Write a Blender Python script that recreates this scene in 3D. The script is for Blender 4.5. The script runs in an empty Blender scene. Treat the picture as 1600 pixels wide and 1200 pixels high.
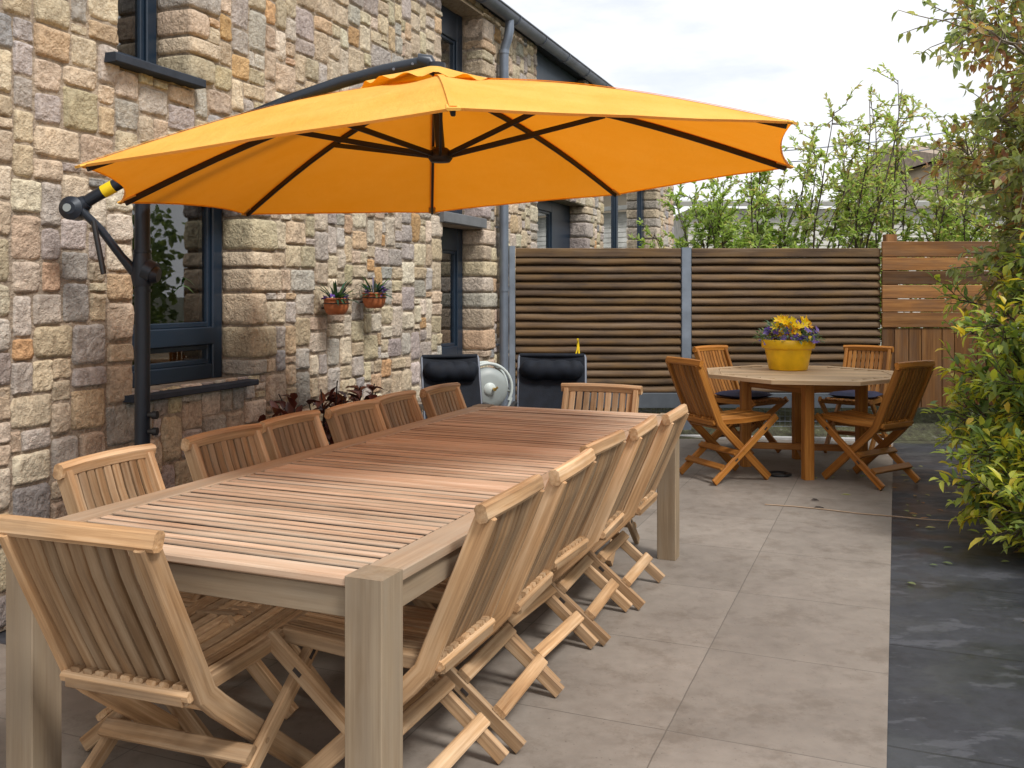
import bpy, math, random
from mathutils import Vector, Matrix, noise
R = random.Random(7)
scene = bpy.context.scene
COL = scene.collection
PI = math.pi

# ------------------------------------------------------------------ camera
F, VH, H = 1460.0, 457.0, 1.39
cam = bpy.data.cameras.new("camera"); co = bpy.data.objects.new("camera", cam); COL.objects.link(co)
co.location = (0, 0, H); co.rotation_euler = (PI / 2, 0, 0)
cam.sensor_width = 36; cam.lens = 36 * F / 1600; cam.shift_y = (VH - 600) / 1600
cam.clip_start = .05; cam.clip_end = 500
scene.camera = co
scene.view_settings.view_transform = 'Standard'; scene.view_settings.look = 'None'
scene.view_settings.gamma = 1; scene.view_settings.exposure = 0.0
try:
    scene.view_settings.use_curve_mapping = False
except Exception:
    pass
scene.render.engine = 'CYCLES'
scene.cycles.max_bounces = 8; scene.cycles.transparent_max_bounces = 12

# ------------------------------------------------------------------ node helpers
def newmat(name):
    m = bpy.data.materials.new(name); m.use_nodes = True
    nt = m.node_tree; nt.nodes.clear()
    out = nt.nodes.new('ShaderNodeOutputMaterial')
    return m, nt, out
class NT:
    def __init__(s, nt): s.nt = nt
    def n(s, typ, **kw):
        nd = s.nt.nodes.new(typ)
        for k, v in kw.items():
            if k.startswith('i_'):
                key = k[2:].replace('_', ' ')
                nd.inputs[key].default_value = v
            else:
                setattr(nd, k, v)
        return nd
    def l(s, a, b): s.nt.links.new(a, b)
    def math(s, op, a, b=None, c=None):
        nd = s.nt.nodes.new('ShaderNodeMath'); nd.operation = op
        for i, v in enumerate((a, b, c)):
            if v is None: continue
            if isinstance(v, (int, float)): nd.inputs[i].default_value = v
            else: s.l(v, nd.inputs[i])
        return nd.outputs[0]
    def mix(s, fac, a, b, blend='MIX'):
        nd = s.nt.nodes.new('ShaderNodeMix'); nd.data_type = 'RGBA'; nd.blend_type = blend
        for idx, v in ((0, fac), (6, a), (7, b)):
            if isinstance(v, (int, float)): nd.inputs[idx].default_value = v
            elif isinstance(v, tuple): nd.inputs[idx].default_value = v if len(v) == 4 else (*v, 1)
            else: s.l(v, nd.inputs[idx])
        return nd.outputs[2]
    def ramp(s, fac, stops, interp='LINEAR'):
        nd = s.nt.nodes.new('ShaderNodeValToRGB'); cr = nd.color_ramp; cr.interpolation = interp
        while len(cr.elements) < len(stops): cr.elements.new(.5)
        for e, (p, c) in zip(cr.elements, stops):
            e.position = p; e.color = (*c, 1) if len(c) == 3 else c
        s.l(fac, nd.inputs[0]); return nd.outputs[0]
    def noise(s, vec, scale, detail=4, rough=.55):
        nd = s.nt.nodes.new('ShaderNodeTexNoise'); nd.inputs['Scale'].default_value = scale
        nd.inputs['Detail'].default_value = detail; nd.inputs['Roughness'].default_value = rough
        if vec is not None: s.l(vec, nd.inputs['Vector'])
        return nd.outputs[0]
    def scalevec(s, vec, sc, loc=(0, 0, 0)):
        nd = s.nt.nodes.new('ShaderNodeMapping'); nd.inputs['Scale'].default_value = sc; nd.inputs['Location'].default_value = loc
        s.l(vec, nd.inputs['Vector']); return nd.outputs[0]
    def bump(s, h, strength, dist=.01):
        nd = s.nt.nodes.new('ShaderNodeBump'); nd.inputs['Strength'].default_value = strength; nd.inputs['Distance'].default_value = dist
        s.l(h, nd.inputs['Height']); return nd.outputs[0]
def setc(sock, c): sock.default_value = (*c, 1)

def plain(name, col, rough=.5, metal=0., var=.12, scale=8., bump=0., spec=.5):
    m, nt, out = newmat(name); t = NT(nt)
    p = t.n('ShaderNodeBsdfPrincipled'); t.l(p.outputs[0], out.inputs[0])
    tc = t.n('ShaderNodeTexCoord').outputs['Object']
    nz = t.noise(tc, scale, 5)
    dk = tuple(c * (1 - var) for c in col); lt = tuple(min(1, c * (1 + var)) for c in col)
    t.l(t.ramp(nz, [(.3, dk), (.7, lt)]), p.inputs['Base Color'])
    p.inputs['Roughness'].default_value = rough; p.inputs['Metallic'].default_value = metal
    p.inputs['Specular IOR Level'].default_value = spec
    if bump: t.l(t.bump(t.noise(tc, scale * 6, 4), bump, .004), p.inputs['Normal'])
    return m

def wood(name, dark, mid, light, rough=.55, var=.22, grey=None, greyamt=0., bump=.25):
    m, nt, out = newmat(name); t = NT(nt)
    p = t.n('ShaderNodeBsdfPrincipled'); t.l(p.outputs[0], out.inputs[0])
    g = t.n('ShaderNodeAttribute', attribute_name='gc').outputs['Vector']
    bt = t.n('ShaderNodeAttribute', attribute_name='bt').outputs['Fac']
    oi = t.n('ShaderNodeObjectInfo').outputs['Random']
    off = t.n('ShaderNodeCombineXYZ'); t.l(t.math('MULTIPLY', oi, 37.), off.inputs[0])
    va = t.n('ShaderNodeVectorMath', operation='ADD'); t.l(g, va.inputs[0]); t.l(off.outputs[0], va.inputs[1]); g = va.outputs[0]
    fine = t.noise(t.scalevec(g, (2.2, 95, 95)), 1., 6, .65)
    broad = t.noise(t.scalevec(g, (1.3, 16, 16)), 1., 4, .6)
    fig = t.noise(t.scalevec(g, (4.5, 5, 5)), 1., 3, .5)
    v = t.math('ADD', t.math('MULTIPLY', fine, .45), t.math('MULTIPLY', broad, .55))
    col = t.ramp(v, [(.32, dark), (.5, mid), (.68, light)])
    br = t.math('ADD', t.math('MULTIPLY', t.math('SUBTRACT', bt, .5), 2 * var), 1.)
    br = t.math('MULTIPLY', br, t.math('ADD', t.math('MULTIPLY', oi, .22), .89))
    br = t.math('MULTIPLY', br, t.math('ADD', t.math('MULTIPLY', fig, .36), .82))
    cb = t.n('ShaderNodeCombineXYZ')
    for i in range(3): t.l(br, cb.inputs[i])
    col = t.mix(1., col, cb.outputs[0], 'MULTIPLY')
    if grey:
        msk = t.ramp(t.noise(t.scalevec(g, (2.5, 12, 12), (9, 3, 1)), 1., 5, .6), [(.42, (0, 0, 0)), (.62, (1, 1, 1))])
        col = t.mix(t.math('MULTIPLY', msk, greyamt), col, grey)
    t.l(col, p.inputs['Base Color'])
    t.l(t.math('ADD', t.math('MULTIPLY', fine, .25), rough - .12), p.inputs['Roughness'])
    p.inputs['Specular IOR Level'].default_value = .3
    t.l(t.bump(v, bump, .004), p.inputs['Normal'])
    return m

def leafmat(name, stops, transl=.35, rough=.4):
    m, nt, out = newmat(name); t = NT(nt)
    bt = t.n('ShaderNodeAttribute', attribute_name='bt').outputs['Fac']
    col = t.ramp(bt, stops)
    p = t.n('ShaderNodeBsdfPrincipled'); t.l(col, p.inputs['Base Color']); p.inputs['Roughness'].default_value = rough
    tr = t.n('ShaderNodeBsdfTranslucent'); t.l(t.mix(1., col, (1.25, 1.35, .7), 'MULTIPLY'), tr.inputs['Color'])
    mx = t.n('ShaderNodeMixShader'); mx.inputs[0].default_value = transl
    t.l(p.outputs[0], mx.inputs[1]); t.l(tr.outputs[0], mx.inputs[2]); t.l(mx.outputs[0], out.inputs[0])
    return m

# ------------------------------------------------------------------ mesh builder
class MB:
    def __init__(s): s.v = []; s.f = []; s.gc = []; s.bt = []; s.sm = []
    def add(s, vs, fs, gc=None, bt=.5, smooth=False):
        o = len(s.v); s.v.extend([tuple(q) for q in vs])
        s.gc.extend(gc if gc is not None else [tuple(q) for q in vs])
        if isinstance(bt, (int, float)): s.bt.extend([bt] * len(vs))
        else: s.bt.extend(bt)
        for f in fs: s.f.append(tuple(i + o for i in f)); s.sm.append(smooth)
    def board(s, path, wdir, w, t, ch=.004, bt=None, caps=True):
        """sweep a chamfered rectangle (w along wdir-ish, t across) along path points"""
        P = [Vector(p) for p in path]; n = len(P); wd = Vector(wdir).normalized()
        hw, ht = w / 2, t / 2; ch = min(ch, hw * .8, ht * .8)
        sec = [(-hw + ch, -ht), (hw - ch, -ht), (hw, -ht + ch), (hw, ht - ch), (hw - ch, ht), (-hw + ch, ht), (-hw, ht - ch), (-hw, -ht + ch)]
        vs = []; gc = []; L = R.random() * 50; ox, oy = R.random() * 9, R.random() * 9
        dist = 0
        for i in range(n):
            d = (P[min(i + 1, n - 1)] - P[max(i - 1, 0)]).normalized()
            a = (wd - d * wd.dot(d)).normalized(); b = d.cross(a)
            k = 1.
            if 0 < i < n - 1:
                d1 = (P[i] - P[i - 1]).normalized(); c = max(.5, d1.dot(d)); k = 1 / c
            if i: dist += (P[i] - P[i - 1]).length
            for (x, y) in sec:
                vs.append(P[i] + a * x * (k if abs(d.cross(wd).length) > .2 else 1) + b * y); gc.append((L + dist, ox + x, oy + y))
        fs = []
        for i in range(n - 1):
            for j in range(8):
                fs.append((i * 8 + j, i * 8 + (j + 1) % 8, (i + 1) * 8 + (j + 1) % 8, (i + 1) * 8 + j))
        if caps:
            fs.append(tuple(range(7, -1, -1))); fs.append(tuple((n - 1) * 8 + j for j in range(8)))
        s.add(vs, fs, gc, R.random() if bt is None else bt)
    def box(s, lo, hi, ch=0., axis=0, bt=None):
        lo = Vector(lo); hi = Vector(hi); c = (lo + hi) / 2; e = hi - lo
        if axis == 0: s.board([(lo.x, c.y, c.z), (hi.x, c.y, c.z)], (0, 1, 0), e.y, e.z, max(ch, 1e-4), bt)
        elif axis == 1: s.board([(c.x, lo.y, c.z), (c.x, hi.y, c.z)], (1, 0, 0), e.x, e.z, max(ch, 1e-4), bt)
        else: s.board([(c.x, c.y, lo.z), (c.x, c.y, hi.z)], (1, 0, 0), e.x, e.y, max(ch, 1e-4), bt)
    def tube(s, path, r, seg=10, bt=.5, caps=True):
        P = [Vector(p) for p in path]; n = len(P)
        rr = r if isinstance(r, (list, tuple)) else [r] * n
        vs = []; gc = []; up = Vector((0, 0, 1)); prev = None; dist = R.random() * 9
        for i in range(n):
            d = (P[min(i + 1, n - 1)] - P[max(i - 1, 0)])
            d = d.normalized() if d.length > 1e-9 else Vector((0, 0, 1))
            if prev is None:
                a = d.cross(up if abs(d.z) < .95 else Vector((1, 0, 0))).normalized()
            else:
                a = (prev - d * prev.dot(d))
                a = a.normalized() if a.length > 1e-6 else d.orthogonal().normalized()
            prev = a; b = d.cross(a)
            if i: dist += (P[i] - P[i - 1]).length
            for j in range(seg):
                an = 2 * PI * j / seg
                vs.append(P[i] + (a * math.cos(an) + b * math.sin(an)) * rr[i]); gc.append((dist, math.cos(an) * rr[i], math.sin(an) * rr[i]))
        fs = [(i * seg + j, i * seg + (j + 1) % seg, (i + 1) * seg + (j + 1) % seg, (i + 1) * seg + j) for i in range(n - 1) for j in range(seg)]
        s.add(vs, fs, gc, bt, True)
        if caps:
            for i in (0, n - 1):
                s.add(vs[i * seg:(i + 1) * seg], [tuple(range(seg)) if i else tuple(range(seg - 1, -1, -1))], None, bt)
    def lathe(s, prof, c=(0, 0, 0), seg=24, bt=.5, smooth=True, mat=None):
        vs = []; n = len(prof); c = Vector(c)
        for (r, z) in prof:
            for j in range(seg):
                an = 2 * PI * j / seg; v = Vector((r * math.cos(an), r * math.sin(an), z))
                if mat is not None: v = mat @ v
                vs.append(c + v)
        fs = [(i * seg + j, i * seg + (j + 1) % seg, (i + 1) * seg + (j + 1) % seg, (i + 1) * seg + j) for i in range(n - 1) for j in range(seg)]
        s.add(vs, fs, None, bt, smooth)
    def build(s, name, mat, parent=None):
        me = bpy.data.meshes.new(name); me.from_pydata(s.v, [], s.f)
        a = me.attributes.new('gc', 'FLOAT_VECTOR', 'POINT'); a.data.foreach_set('vector', [c for q in s.gc for c in q])
        b = me.attributes.new('bt', 'FLOAT', 'POINT'); b.data.foreach_set('value', s.bt)
        me.polygons.foreach_set('use_smooth', s.sm); me.materials.append(mat); me.update()
        o = bpy.data.objects.new(name, me); COL.objects.link(o)
        if parent is not None: o.parent = parent
        return o

def tag(o, label=None, cat=None, group=None, kind=None):
    if label: o['label'] = label
    if cat: o['category'] = cat
    if group: o['group'] = group
    if kind: o['kind'] = kind
    return o
def empty(name, loc=(0, 0, 0), rz=0., label=None, cat=None, group=None):
    o = bpy.data.objects.new(name, None); COL.objects.link(o); o.empty_display_size = .1
    o.location = loc; o.rotation_euler = (0, 0, rz)
    return tag(o, label, cat, group)
def copy_tree(o, parent=None):
    c = o.copy(); COL.objects.link(c)
    if parent is not None: c.parent = parent
    for ch in list(o.children): copy_tree(ch, c)
    return c

# ------------------------------------------------------------------ frames of reference
TA = .389                                            # direction of the terrace joints and the long table
D = Vector((math.sin(TA), math.cos(TA), 0)); W_ = Vector((-math.cos(TA), math.sin(TA), 0))
T0 = Vector((-.288, 2.07, 0))
def tb(a, b, z=0.): q = T0 + D * a + W_ * b; return Vector((q.x, q.y, z))

# ------------------------------------------------------------------ materials
M = {}
M['teak'] = wood('weathered_teak', (.145, .07, .028), (.38, .225, .112), (.61, .435, .275), .62, .38, (.42, .33, .23), .3, .5)
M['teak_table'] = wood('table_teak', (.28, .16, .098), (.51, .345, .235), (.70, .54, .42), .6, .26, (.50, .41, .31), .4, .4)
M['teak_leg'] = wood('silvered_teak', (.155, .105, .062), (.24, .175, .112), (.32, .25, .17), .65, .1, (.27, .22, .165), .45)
M['teak_orange'] = wood('oiled_teak', (.16, .055, .009), (.36, .14, .026), (.55, .255, .062), .45, .3)
M['teak_round'] = wood('greyed_teak', (.22, .145, .09), (.36, .255, .17), (.48, .365, .26), .6, .16, (.36, .30, .235), .5)
M['teak_oct'] = wood('honey_teak', (.28, .17, .085), (.46, .31, .18), (.6, .44, .28), .55, .16, (.42, .34, .25), .3)
M['plank'] = wood('brown_plank', (.085, .034, .011), (.2, .088, .028), (.34, .165, .055), .6, .6, (.12, .085, .065), .35)
M['slat'] = wood('dark_larch', (.042, .025, .015), (.092, .058, .034), (.175, .122, .077), .7, .42, (.22, .12, .035), .4, .8)
M['navy'] = plain('navy_paint', (.011, .023, .042), .35, 0, .1)
M['navy_lit'] = plain('navy_paint_lit', (.05, .075, .11), .4, 0, .1)  # navy lightened in its colour to look lit, for the eaves window
M['anthracite'] = plain('anthracite_metal', (.016, .022, .034), .38, .2, .12)
M['rib'] = plain('black_rib', (.012, .009, .008), .5)
M['zinc'] = plain('zinc', (.17, .2, .25), .45, .5, .18, 5)
M['zinc_dark'] = plain('weathered_zinc', (.17, .19, .24), .45, .4, .25, 4)
M['slate_sill'] = plain('slate_sill', (.035, .042, .056), .8, 0, .2, 12, .2, .15)
M['sill_stone'] = plain('blue_stone', (.13, .135, .145), .6, 0, .15, 14, .3)
M['galv'] = plain('galvanised_steel', (.23, .27, .33), .5, .5, .2, 6)
M['beam'] = plain('grey_beam', (.085, .1, .12), .6, 0, .15)
M['roof'] = plain('roof_slate', (.05, .055, .065), .6, 0, .3, 10)
M['plaster'] = plain('interior_plaster', (.2, .2, .19), .8)
M['soffit'] = plain('soffit_board', (.42, .33, .24), .7)
M['curtain'] = plain('curtain_cloth', (.78, .8, .78), .8)
M['white_pot'] = plain('white_ceramic', (.7, .74, .72), .3)
M['terracotta'] = plain('terracotta', (.42, .13, .045), .6, 0, .25, 20, .3)
M['yellow_pot'] = plain('yellow_ceramic', (.86, .5, .008), .33, 0, .2, 7, .1)
M['soil'] = plain('soil', (.03, .022, .015), .9, 0, .4, 30, .5)
M['black_fabric'] = plain('black_fabric', (.007, .010, .017), .75, 0, .3, 18, .3, .25)
M['cushion'] = plain('navy_cushion', (.02, .028, .075), .7, 0, .2, 15, .2)
M['alu'] = plain('pale_aluminium', (.13, .145, .18), .5, .3)
M['reel'] = plain('grey_plastic', (.27, .3, .3), .45, 0, .1)
M['reel_light'] = plain('pale_plastic', (.48, .53, .52), .45, 0, .1)
M['brass'] = plain('brass', (.5, .33, .1), .35, .8)
M['yellow'] = plain('yellow_plastic', (.85, .6, .01), .4)
M['black'] = plain('black_plastic', (.012, .013, .015), .4)
M['stem'] = plain('bark', (.075, .055, .04), .85, 0, .35, 30, .5)
M['stem_pale'] = plain('pale_twig', (.2, .165, .13), .8, 0, .3, 30, .3)
M['stem_dark'] = plain('dark_twig', (.035, .026, .022), .85, 0, .3, 30, .3)
M['kerb'] = plain('pale_kerb', (.55, .55, .55), .6, 0, .1, 12)
M['rope'] = plain('pale_rope', (.36, .26, .18), .8)
M['leaf_hedge'] = leafmat('hedge_leaf', [(0, (.20, .29, .08)), (.45, (.36, .47, .15)), (.72, (.48, .53, .22)), (.88, (.47, .37, .22)), (1, (.40, .27, .18))], .55)
M['leaf_bush'] = leafmat('bush_leaf', [(0, (.08, .14, .055)), (.4, (.19, .28, .09)), (.62, (.37, .44, .10)), (.85, (.58, .58, .07)), (1, (.62, .45, .05))], .42, .4)
M['leaf_tree'] = leafmat('tree_leaf', [(0, (.16, .22, .10)), (.4, (.36, .40, .17)), (.65, (.53, .49, .21)), (.82, (.48, .30, .14)), (1, (.42, .19, .12))], .5)
M['leaf_red'] = leafmat('red_leaf', [(0, (.045, .012, .012)), (.6, (.12, .03, .022)), (1, (.2, .07, .04))], .2)
M['leaf_pot'] = leafmat('pot_leaf', [(0, (.015, .05, .04)), (.5, (.03, .1, .06)), (.8, (.1, .17, .05)), (1, (.12, .09, .22))], .25)
M['leaf_house'] = leafmat('houseplant_leaf', [(0, (.03, .09, .02)), (1, (.1, .2, .05))], .3)
M['leaf_grey'] = leafmat('greygreen_leaf', [(0, (.05, .1, .07)), (.6, (.14, .22, .13)), (1, (.28, .33, .1))], .3)
M['petal_yellow'] = leafmat('yellow_petal', [(0, (.8, .36, .01)), (.4, (.9, .6, .01)), (1, (.95, .72, .02))], .3)
M['petal_purple'] = leafmat('purple_petal', [(0, (.06, .03, .2)), (.6, (.16, .08, .42)), (1, (.3, .2, .55))], .3)

def glass_mat():
    m, nt, out = newmat('window_glass'); t = NT(nt)
    fr = t.n('ShaderNodeFresnel'); fr.inputs[0].default_value = 1.5
    tr = t.n('ShaderNodeBsdfTransparent'); tr.inputs[0].default_value = (.88, .93, .92, 1)
    gl = t.n('ShaderNodeBsdfGlossy'); gl.inputs['Roughness'].default_value = .015; gl.inputs[0].default_value = (.95, .97, 1, 1)
    mx = t.n('ShaderNodeMixShader'); t.l(t.math('MULTIPLY', fr.outputs[0], 2.8), mx.inputs[0])
    t.l(tr.outputs[0], mx.inputs[1]); t.l(gl.outputs[0], mx.inputs[2]); t.l(mx.outputs[0], out.inputs[0])
    return m
M['glass'] = glass_mat()

def canopy_mat():
    m, nt, out = newmat('yellow_canopy_cloth'); t = NT(nt)
    tc = t.n('ShaderNodeTexCoord').outputs['Object']
    nz = t.noise(tc, 3., 4)
    col = t.ramp(nz, [(.32, (.89, .49, .085)), (.68, (.97, .61, .145))])
    weave = t.noise(t.scalevec(tc, (220, 220, 220)), 1., 2)
    p = t.n('ShaderNodeBsdfPrincipled'); t.l(col, p.inputs['Base Color']); p.inputs['Roughness'].default_value = .8
    p.inputs['Specular IOR Level'].default_value = .2
    t.l(t.bump(t.math('ADD', t.math('MULTIPLY', weave, .12), t.math('ADD', nz, t.math('MULTIPLY', t.noise(t.scalevec(tc, (9, 2.2, 5)), 1., 5), .8))), .9, .02), p.inputs['Normal'])
    tr = t.n('ShaderNodeBsdfTranslucent'); tr.inputs[0].default_value = (.97, .30, .004, 1)
    mx = t.n('ShaderNodeMixShader'); mx.inputs[0].default_value = .34
    t.l(p.outputs[0], mx.inputs[1]); t.l(tr.outputs[0], mx.inputs[2]); t.l(mx.outputs[0], out.inputs[0])
    return m
M['canopy'] = canopy_mat()
M['trim'] = plain('yellow_trim', (.82, .42, .07), .8, 0, .05)

def stone_mat():
    m, nt, out = newmat('rubble_stone'); t = NT(nt)
    p = t.n('ShaderNodeBsdfPrincipled'); t.l(p.outputs[0], out.inputs[0])
    tint = t.n('ShaderNodeAttribute', attribute_name='tint').outputs['Color']
    tc = t.n('ShaderNodeTexCoord').outputs['Object']
    n1 = t.noise(tc, 9., 6, .6); n2 = t.noise(tc, 38., 5, .65); n3 = t.noise(tc, 130., 3, .6)
    f = t.ramp(n1, [(.3, (.8, .79, .79)), (.5, (1, 1, 1)), (.72, (1.12, 1.1, 1.06))])
    c = t.mix(1., tint, f, 'MULTIPLY')
    f2 = t.ramp(n2, [(.32, (.62, .6, .58)), (.5, (1, 1, 1)), (.7, (1.15, 1.14, 1.12))])
    c = t.mix(.8, c, f2, 'MULTIPLY')
    sp = t.ramp(n3, [(.3, (.75, .74, .73)), (.5, (1, 1, 1))])
    c = t.mix(.6, c, sp, 'MULTIPLY')
    t.l(c, p.inputs['Base Color']); p.inputs['Roughness'].default_value = .88; p.inputs['Specular IOR Level'].default_value = .2
    rg = t.math('ABSOLUTE', t.math('SUBTRACT', t.noise(tc, 16., 5, .6), .5))
    h = t.math('ADD', t.math('ADD', t.math('MULTIPLY', n2, 1.), t.math('MULTIPLY', n3, .35)), t.math('MULTIPLY', t.math('MINIMUM', rg, .12), 4.))
    c2 = t.mix(.4, c, t.ramp(rg, [(0., (.6, .57, .55)), (.05, (1, 1, 1))]), 'MULTIPLY'); t.l(c2, p.inputs['Base Color'])
    t.l(t.bump(h, .6, .02), p.inputs['Normal'])
    return m
M['stone'] = stone_mat()

# ------------------------------------------------------------------ world and sun
SUN_EL, SUN_AZ = math.radians(52), math.radians(138)      # azimuth clockwise from +Y
w = bpy.data.worlds.new("World"); scene.world = w; w.use_nodes = True
nt = w.node_tree; nt.nodes.clear(); t = NT(nt)
out = t.n('ShaderNodeOutputWorld'); bg = t.n('ShaderNodeBackground'); t.l(bg.outputs[0], out.inputs[0])
sky = t.n('ShaderNodeTexSky', sky_type='NISHITA'); sky.sun_disc = False
sky.sun_elevation = SUN_EL; sky.sun_rotation = SUN_AZ; sky.air_density = 1.; sky.dust_density = 2.
tc = t.n('ShaderNodeTexCoord').outputs['Generated']
cl = t.noise(t.scalevec(tc, (2.2, 2.2, 7.)), 1.3, 7, .6)
cl2 = t.noise(t.scalevec(tc, (3., 3., 12.), (3, 1, 0)), 1.6, 6, .55)
cloudcol = t.ramp(cl2, [(.34, (6.6, 6.85, 7.3)), (.5, (7.9, 7.9, 7.9))])
cover = t.ramp(cl, [(.3, (.72, .72, .72)), (.52, (1, 1, 1))])
t.l(t.mix(cover, sky.outputs[0], cloudcol), bg.inputs[0]); bg.inputs[1].default_value = .090
sl = bpy.data.lights.new("sun", 'SUN'); so = bpy.data.objects.new("sun", sl); COL.objects.link(so)
sl.energy = 2.0; sl.angle = math.radians(13); sl.color = (1, .965, .91)
sd = Vector((math.sin(SUN_AZ) * math.cos(SUN_EL), math.cos(SUN_AZ) * math.cos(SUN_EL), math.sin(SUN_EL)))
so.rotation_euler = sd.to_track_quat('Z', 'Y').to_euler(); so.location = sd * 30
scene.view_settings.exposure = 0.74

# ------------------------------------------------------------------ ground
def sheet(name, corners, z, mat, kind='structure'):
    me = bpy.data.meshes.new(name); me.from_pydata([(c[0], c[1], z) for c in corners], [], [tuple(range(len(corners)))])
    me.materials.append(mat); o = bpy.data.objects.new(name, me); COL.objects.link(o)
    if me.polygons[0].normal.z < 0: me.flip_normals()
    return tag(o, kind=kind)
def tile_mat(name, c1, c2, joint, period, off, jw=.0022, wet=False):
    m, nt, out = newmat(name); t = NT(nt)
    p = t.n('ShaderNodeBsdfPrincipled'); t.l(p.outputs[0], out.inputs[0])
    tc = t.n('ShaderNodeTexCoord').outputs['Object']
    mp = t.n('ShaderNodeMapping'); mp.vector_type = 'POINT'
    va = t.n('ShaderNodeVectorMath', operation='SUBTRACT'); t.l(tc, va.inputs[0]); va.inputs[1].default_value = T0
    mp.inputs['Rotation'].default_value = (0, 0, -(PI / 2 - TA)); t.l(va.outputs[0], mp.inputs[0])   # x = along the joints, y = across
    sx = t.n('ShaderNodeSeparateXYZ'); t.l(mp.outputs[0], sx.inputs[0])
    wob = t.math('MULTIPLY', t.math('SUBTRACT', t.noise(tc, 6., 3), .5), .006)
    masks = []; ids = []
    for i, s_ in ((0, sx.outputs[0]), (1, sx.outputs[1])):
        q = t.math('DIVIDE', t.math('SUBTRACT', t.math('ADD', s_, wob), off[i]), period[i])
        fr = t.math('FRACT', q); ids.append(t.math('FLOOR', q))
        dd = t.math('MINIMUM', fr, t.math('SUBTRACT', 1., fr))
        masks.append(t.math('LESS_THAN', dd, jw / period[i]))
    jm = t.math('MAXIMUM', masks[0], masks[1])
    cid = t.n('ShaderNodeCombineXYZ'); t.l(ids[0], cid.inputs[0]); t.l(ids[1], cid.inputs[1])
    wn = t.n('ShaderNodeTexWhiteNoise'); t.l(cid.outputs[0], wn.inputs['Vector'])
    n1 = t.noise(tc, 1.6, 6, .62); n2 = t.noise(tc, 14., 6, .65); n3 = t.noise(tc, 70., 3)
    v = t.math('ADD', t.math('MULTIPLY', n1, .6), t.math('MULTIPLY', n2, .4))
    c = t.ramp(v, [(.33, c1), (.64, c2)])
    br = t.math('ADD', t.math('MULTIPLY', wn.outputs[0], .2), .9)
    cb = t.n('ShaderNodeCombineXYZ'); [t.l(br, cb.inputs[i]) for i in range(3)]
    c = t.mix(1., c, cb.outputs[0], 'MULTIPLY')
    st = t.ramp(t.noise(t.scalevec(tc, (1, 1, 1), (5, 2, 0)), 4.6, 9, .75), [(.38, (.66, .62, .58)), (.5, (1, 1, 1))])
    c = t.mix(.6, c, st, 'MULTIPLY')
    spk = t.ramp(n3, [(.27, (.45, .42, .4)), (.34, (1, 1, 1))]); c = t.mix(.6, c, spk, 'MULTIPLY')
    if wet:
        dapple = t.ramp(t.noise(t.scalevec(tc, (1, 2.3, 1)), 2.6, 9, .7), [(.55, (0, 0, 0)), (.585, (1, 1, 1))])
        c = t.mix(t.math('MULTIPLY', dapple, .32), c, (.12, .125, .145))  # pale dapples of light painted into the slate colour
        moss = t.ramp(t.noise(t.scalevec(tc, (1.3, 1.1, 1), (7, 7, 0)), 1.7, 6, .6), [(.58, (0, 0, 0)), (.66, (1, 1, 1))])
        c = t.mix(t.math('MULTIPLY', moss, .7), c, (.022, .02, .012))
        rg = t.ramp(t.noise(t.scalevec(tc, (1, 1.6, 1), (1, 9, 0)), 1.9, 5, .6), [(.44, (.3, .3, .3)), (.58, (.65, .65, .65))])
        t.l(rg, p.inputs['Roughness'])
    else:
        t.l(t.math('ADD', t.math('MULTIPLY', n2, .3), .4), p.inputs['Roughness'])
    c = t.mix(t.math('MULTIPLY', jm, .8), c, joint)
    t.l(c, p.inputs['Base Color']); p.inputs['Specular IOR Level'].default_value = .35
    h = t.math('SUBTRACT', t.math('MULTIPLY', n2, .5), jm)
    t.l(t.bump(h, .35, .004), p.inputs['Normal'])
    return m
M['terrace'] = tile_mat('beige_tiles', (.175, .15, .129), (.275, .24, .208), (.105, .09, .077), (.74, .74), (1.126 - .74 * 20, -.38 - .74 * 20))
M['slate_floor'] = tile_mat('dark_slate_tiles', (.022, .024, .03), (.045, .048, .058), (.012, .012, .014), (.9, .9), (.4 - 18, -1.02 - 18), .005, True)
def mossy():
    m, nt, out = newmat('mossy_earth'); t = NT(nt)
    p = t.n('ShaderNodeBsdfPrincipled'); t.l(p.outputs[0], out.inputs[0]); p.inputs['Roughness'].default_value = .95
    tc = t.n('ShaderNodeTexCoord').outputs['Object']
    c = t.ramp(t.noise(tc, 14., 7, .7), [(.3, (.02, .018, .012)), (.45, (.06, .055, .035)), (.58, (.085, .09, .045)), (.7, (.2, .19, .17))])
    t.l(c, p.inputs['Base Color']); t.l(t.bump(t.noise(tc, 40., 5), 1., .02), p.inputs['Normal'])
    return m
M['earth'] = mossy()
sheet('ground', [(-250, -60), (250, -60), (250, 400), (-250, 400)], -.014, M['earth'])
def tq(a, b): q = tb(a, b); return (q.x, q.y)
slate = sheet('slate_paving', [tq(-6, -8), (9, 8.0), (3.5, 8.68), (1.2, 8.96), (-.2, 9.0), tq(6.5, 3.5), tq(-6, 3.5)], -.008, M['slate_floor'])
terr = sheet('terrace', [tq(-6, -1.02), (3.55, 8.70), (1.2, 8.97), (.02, 8.99), tq(5.3, 1.55), tq(.85, 1.55), tq(.85, 3.45), tq(-6, 3.45)], -.001, M['terrace'])
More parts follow.
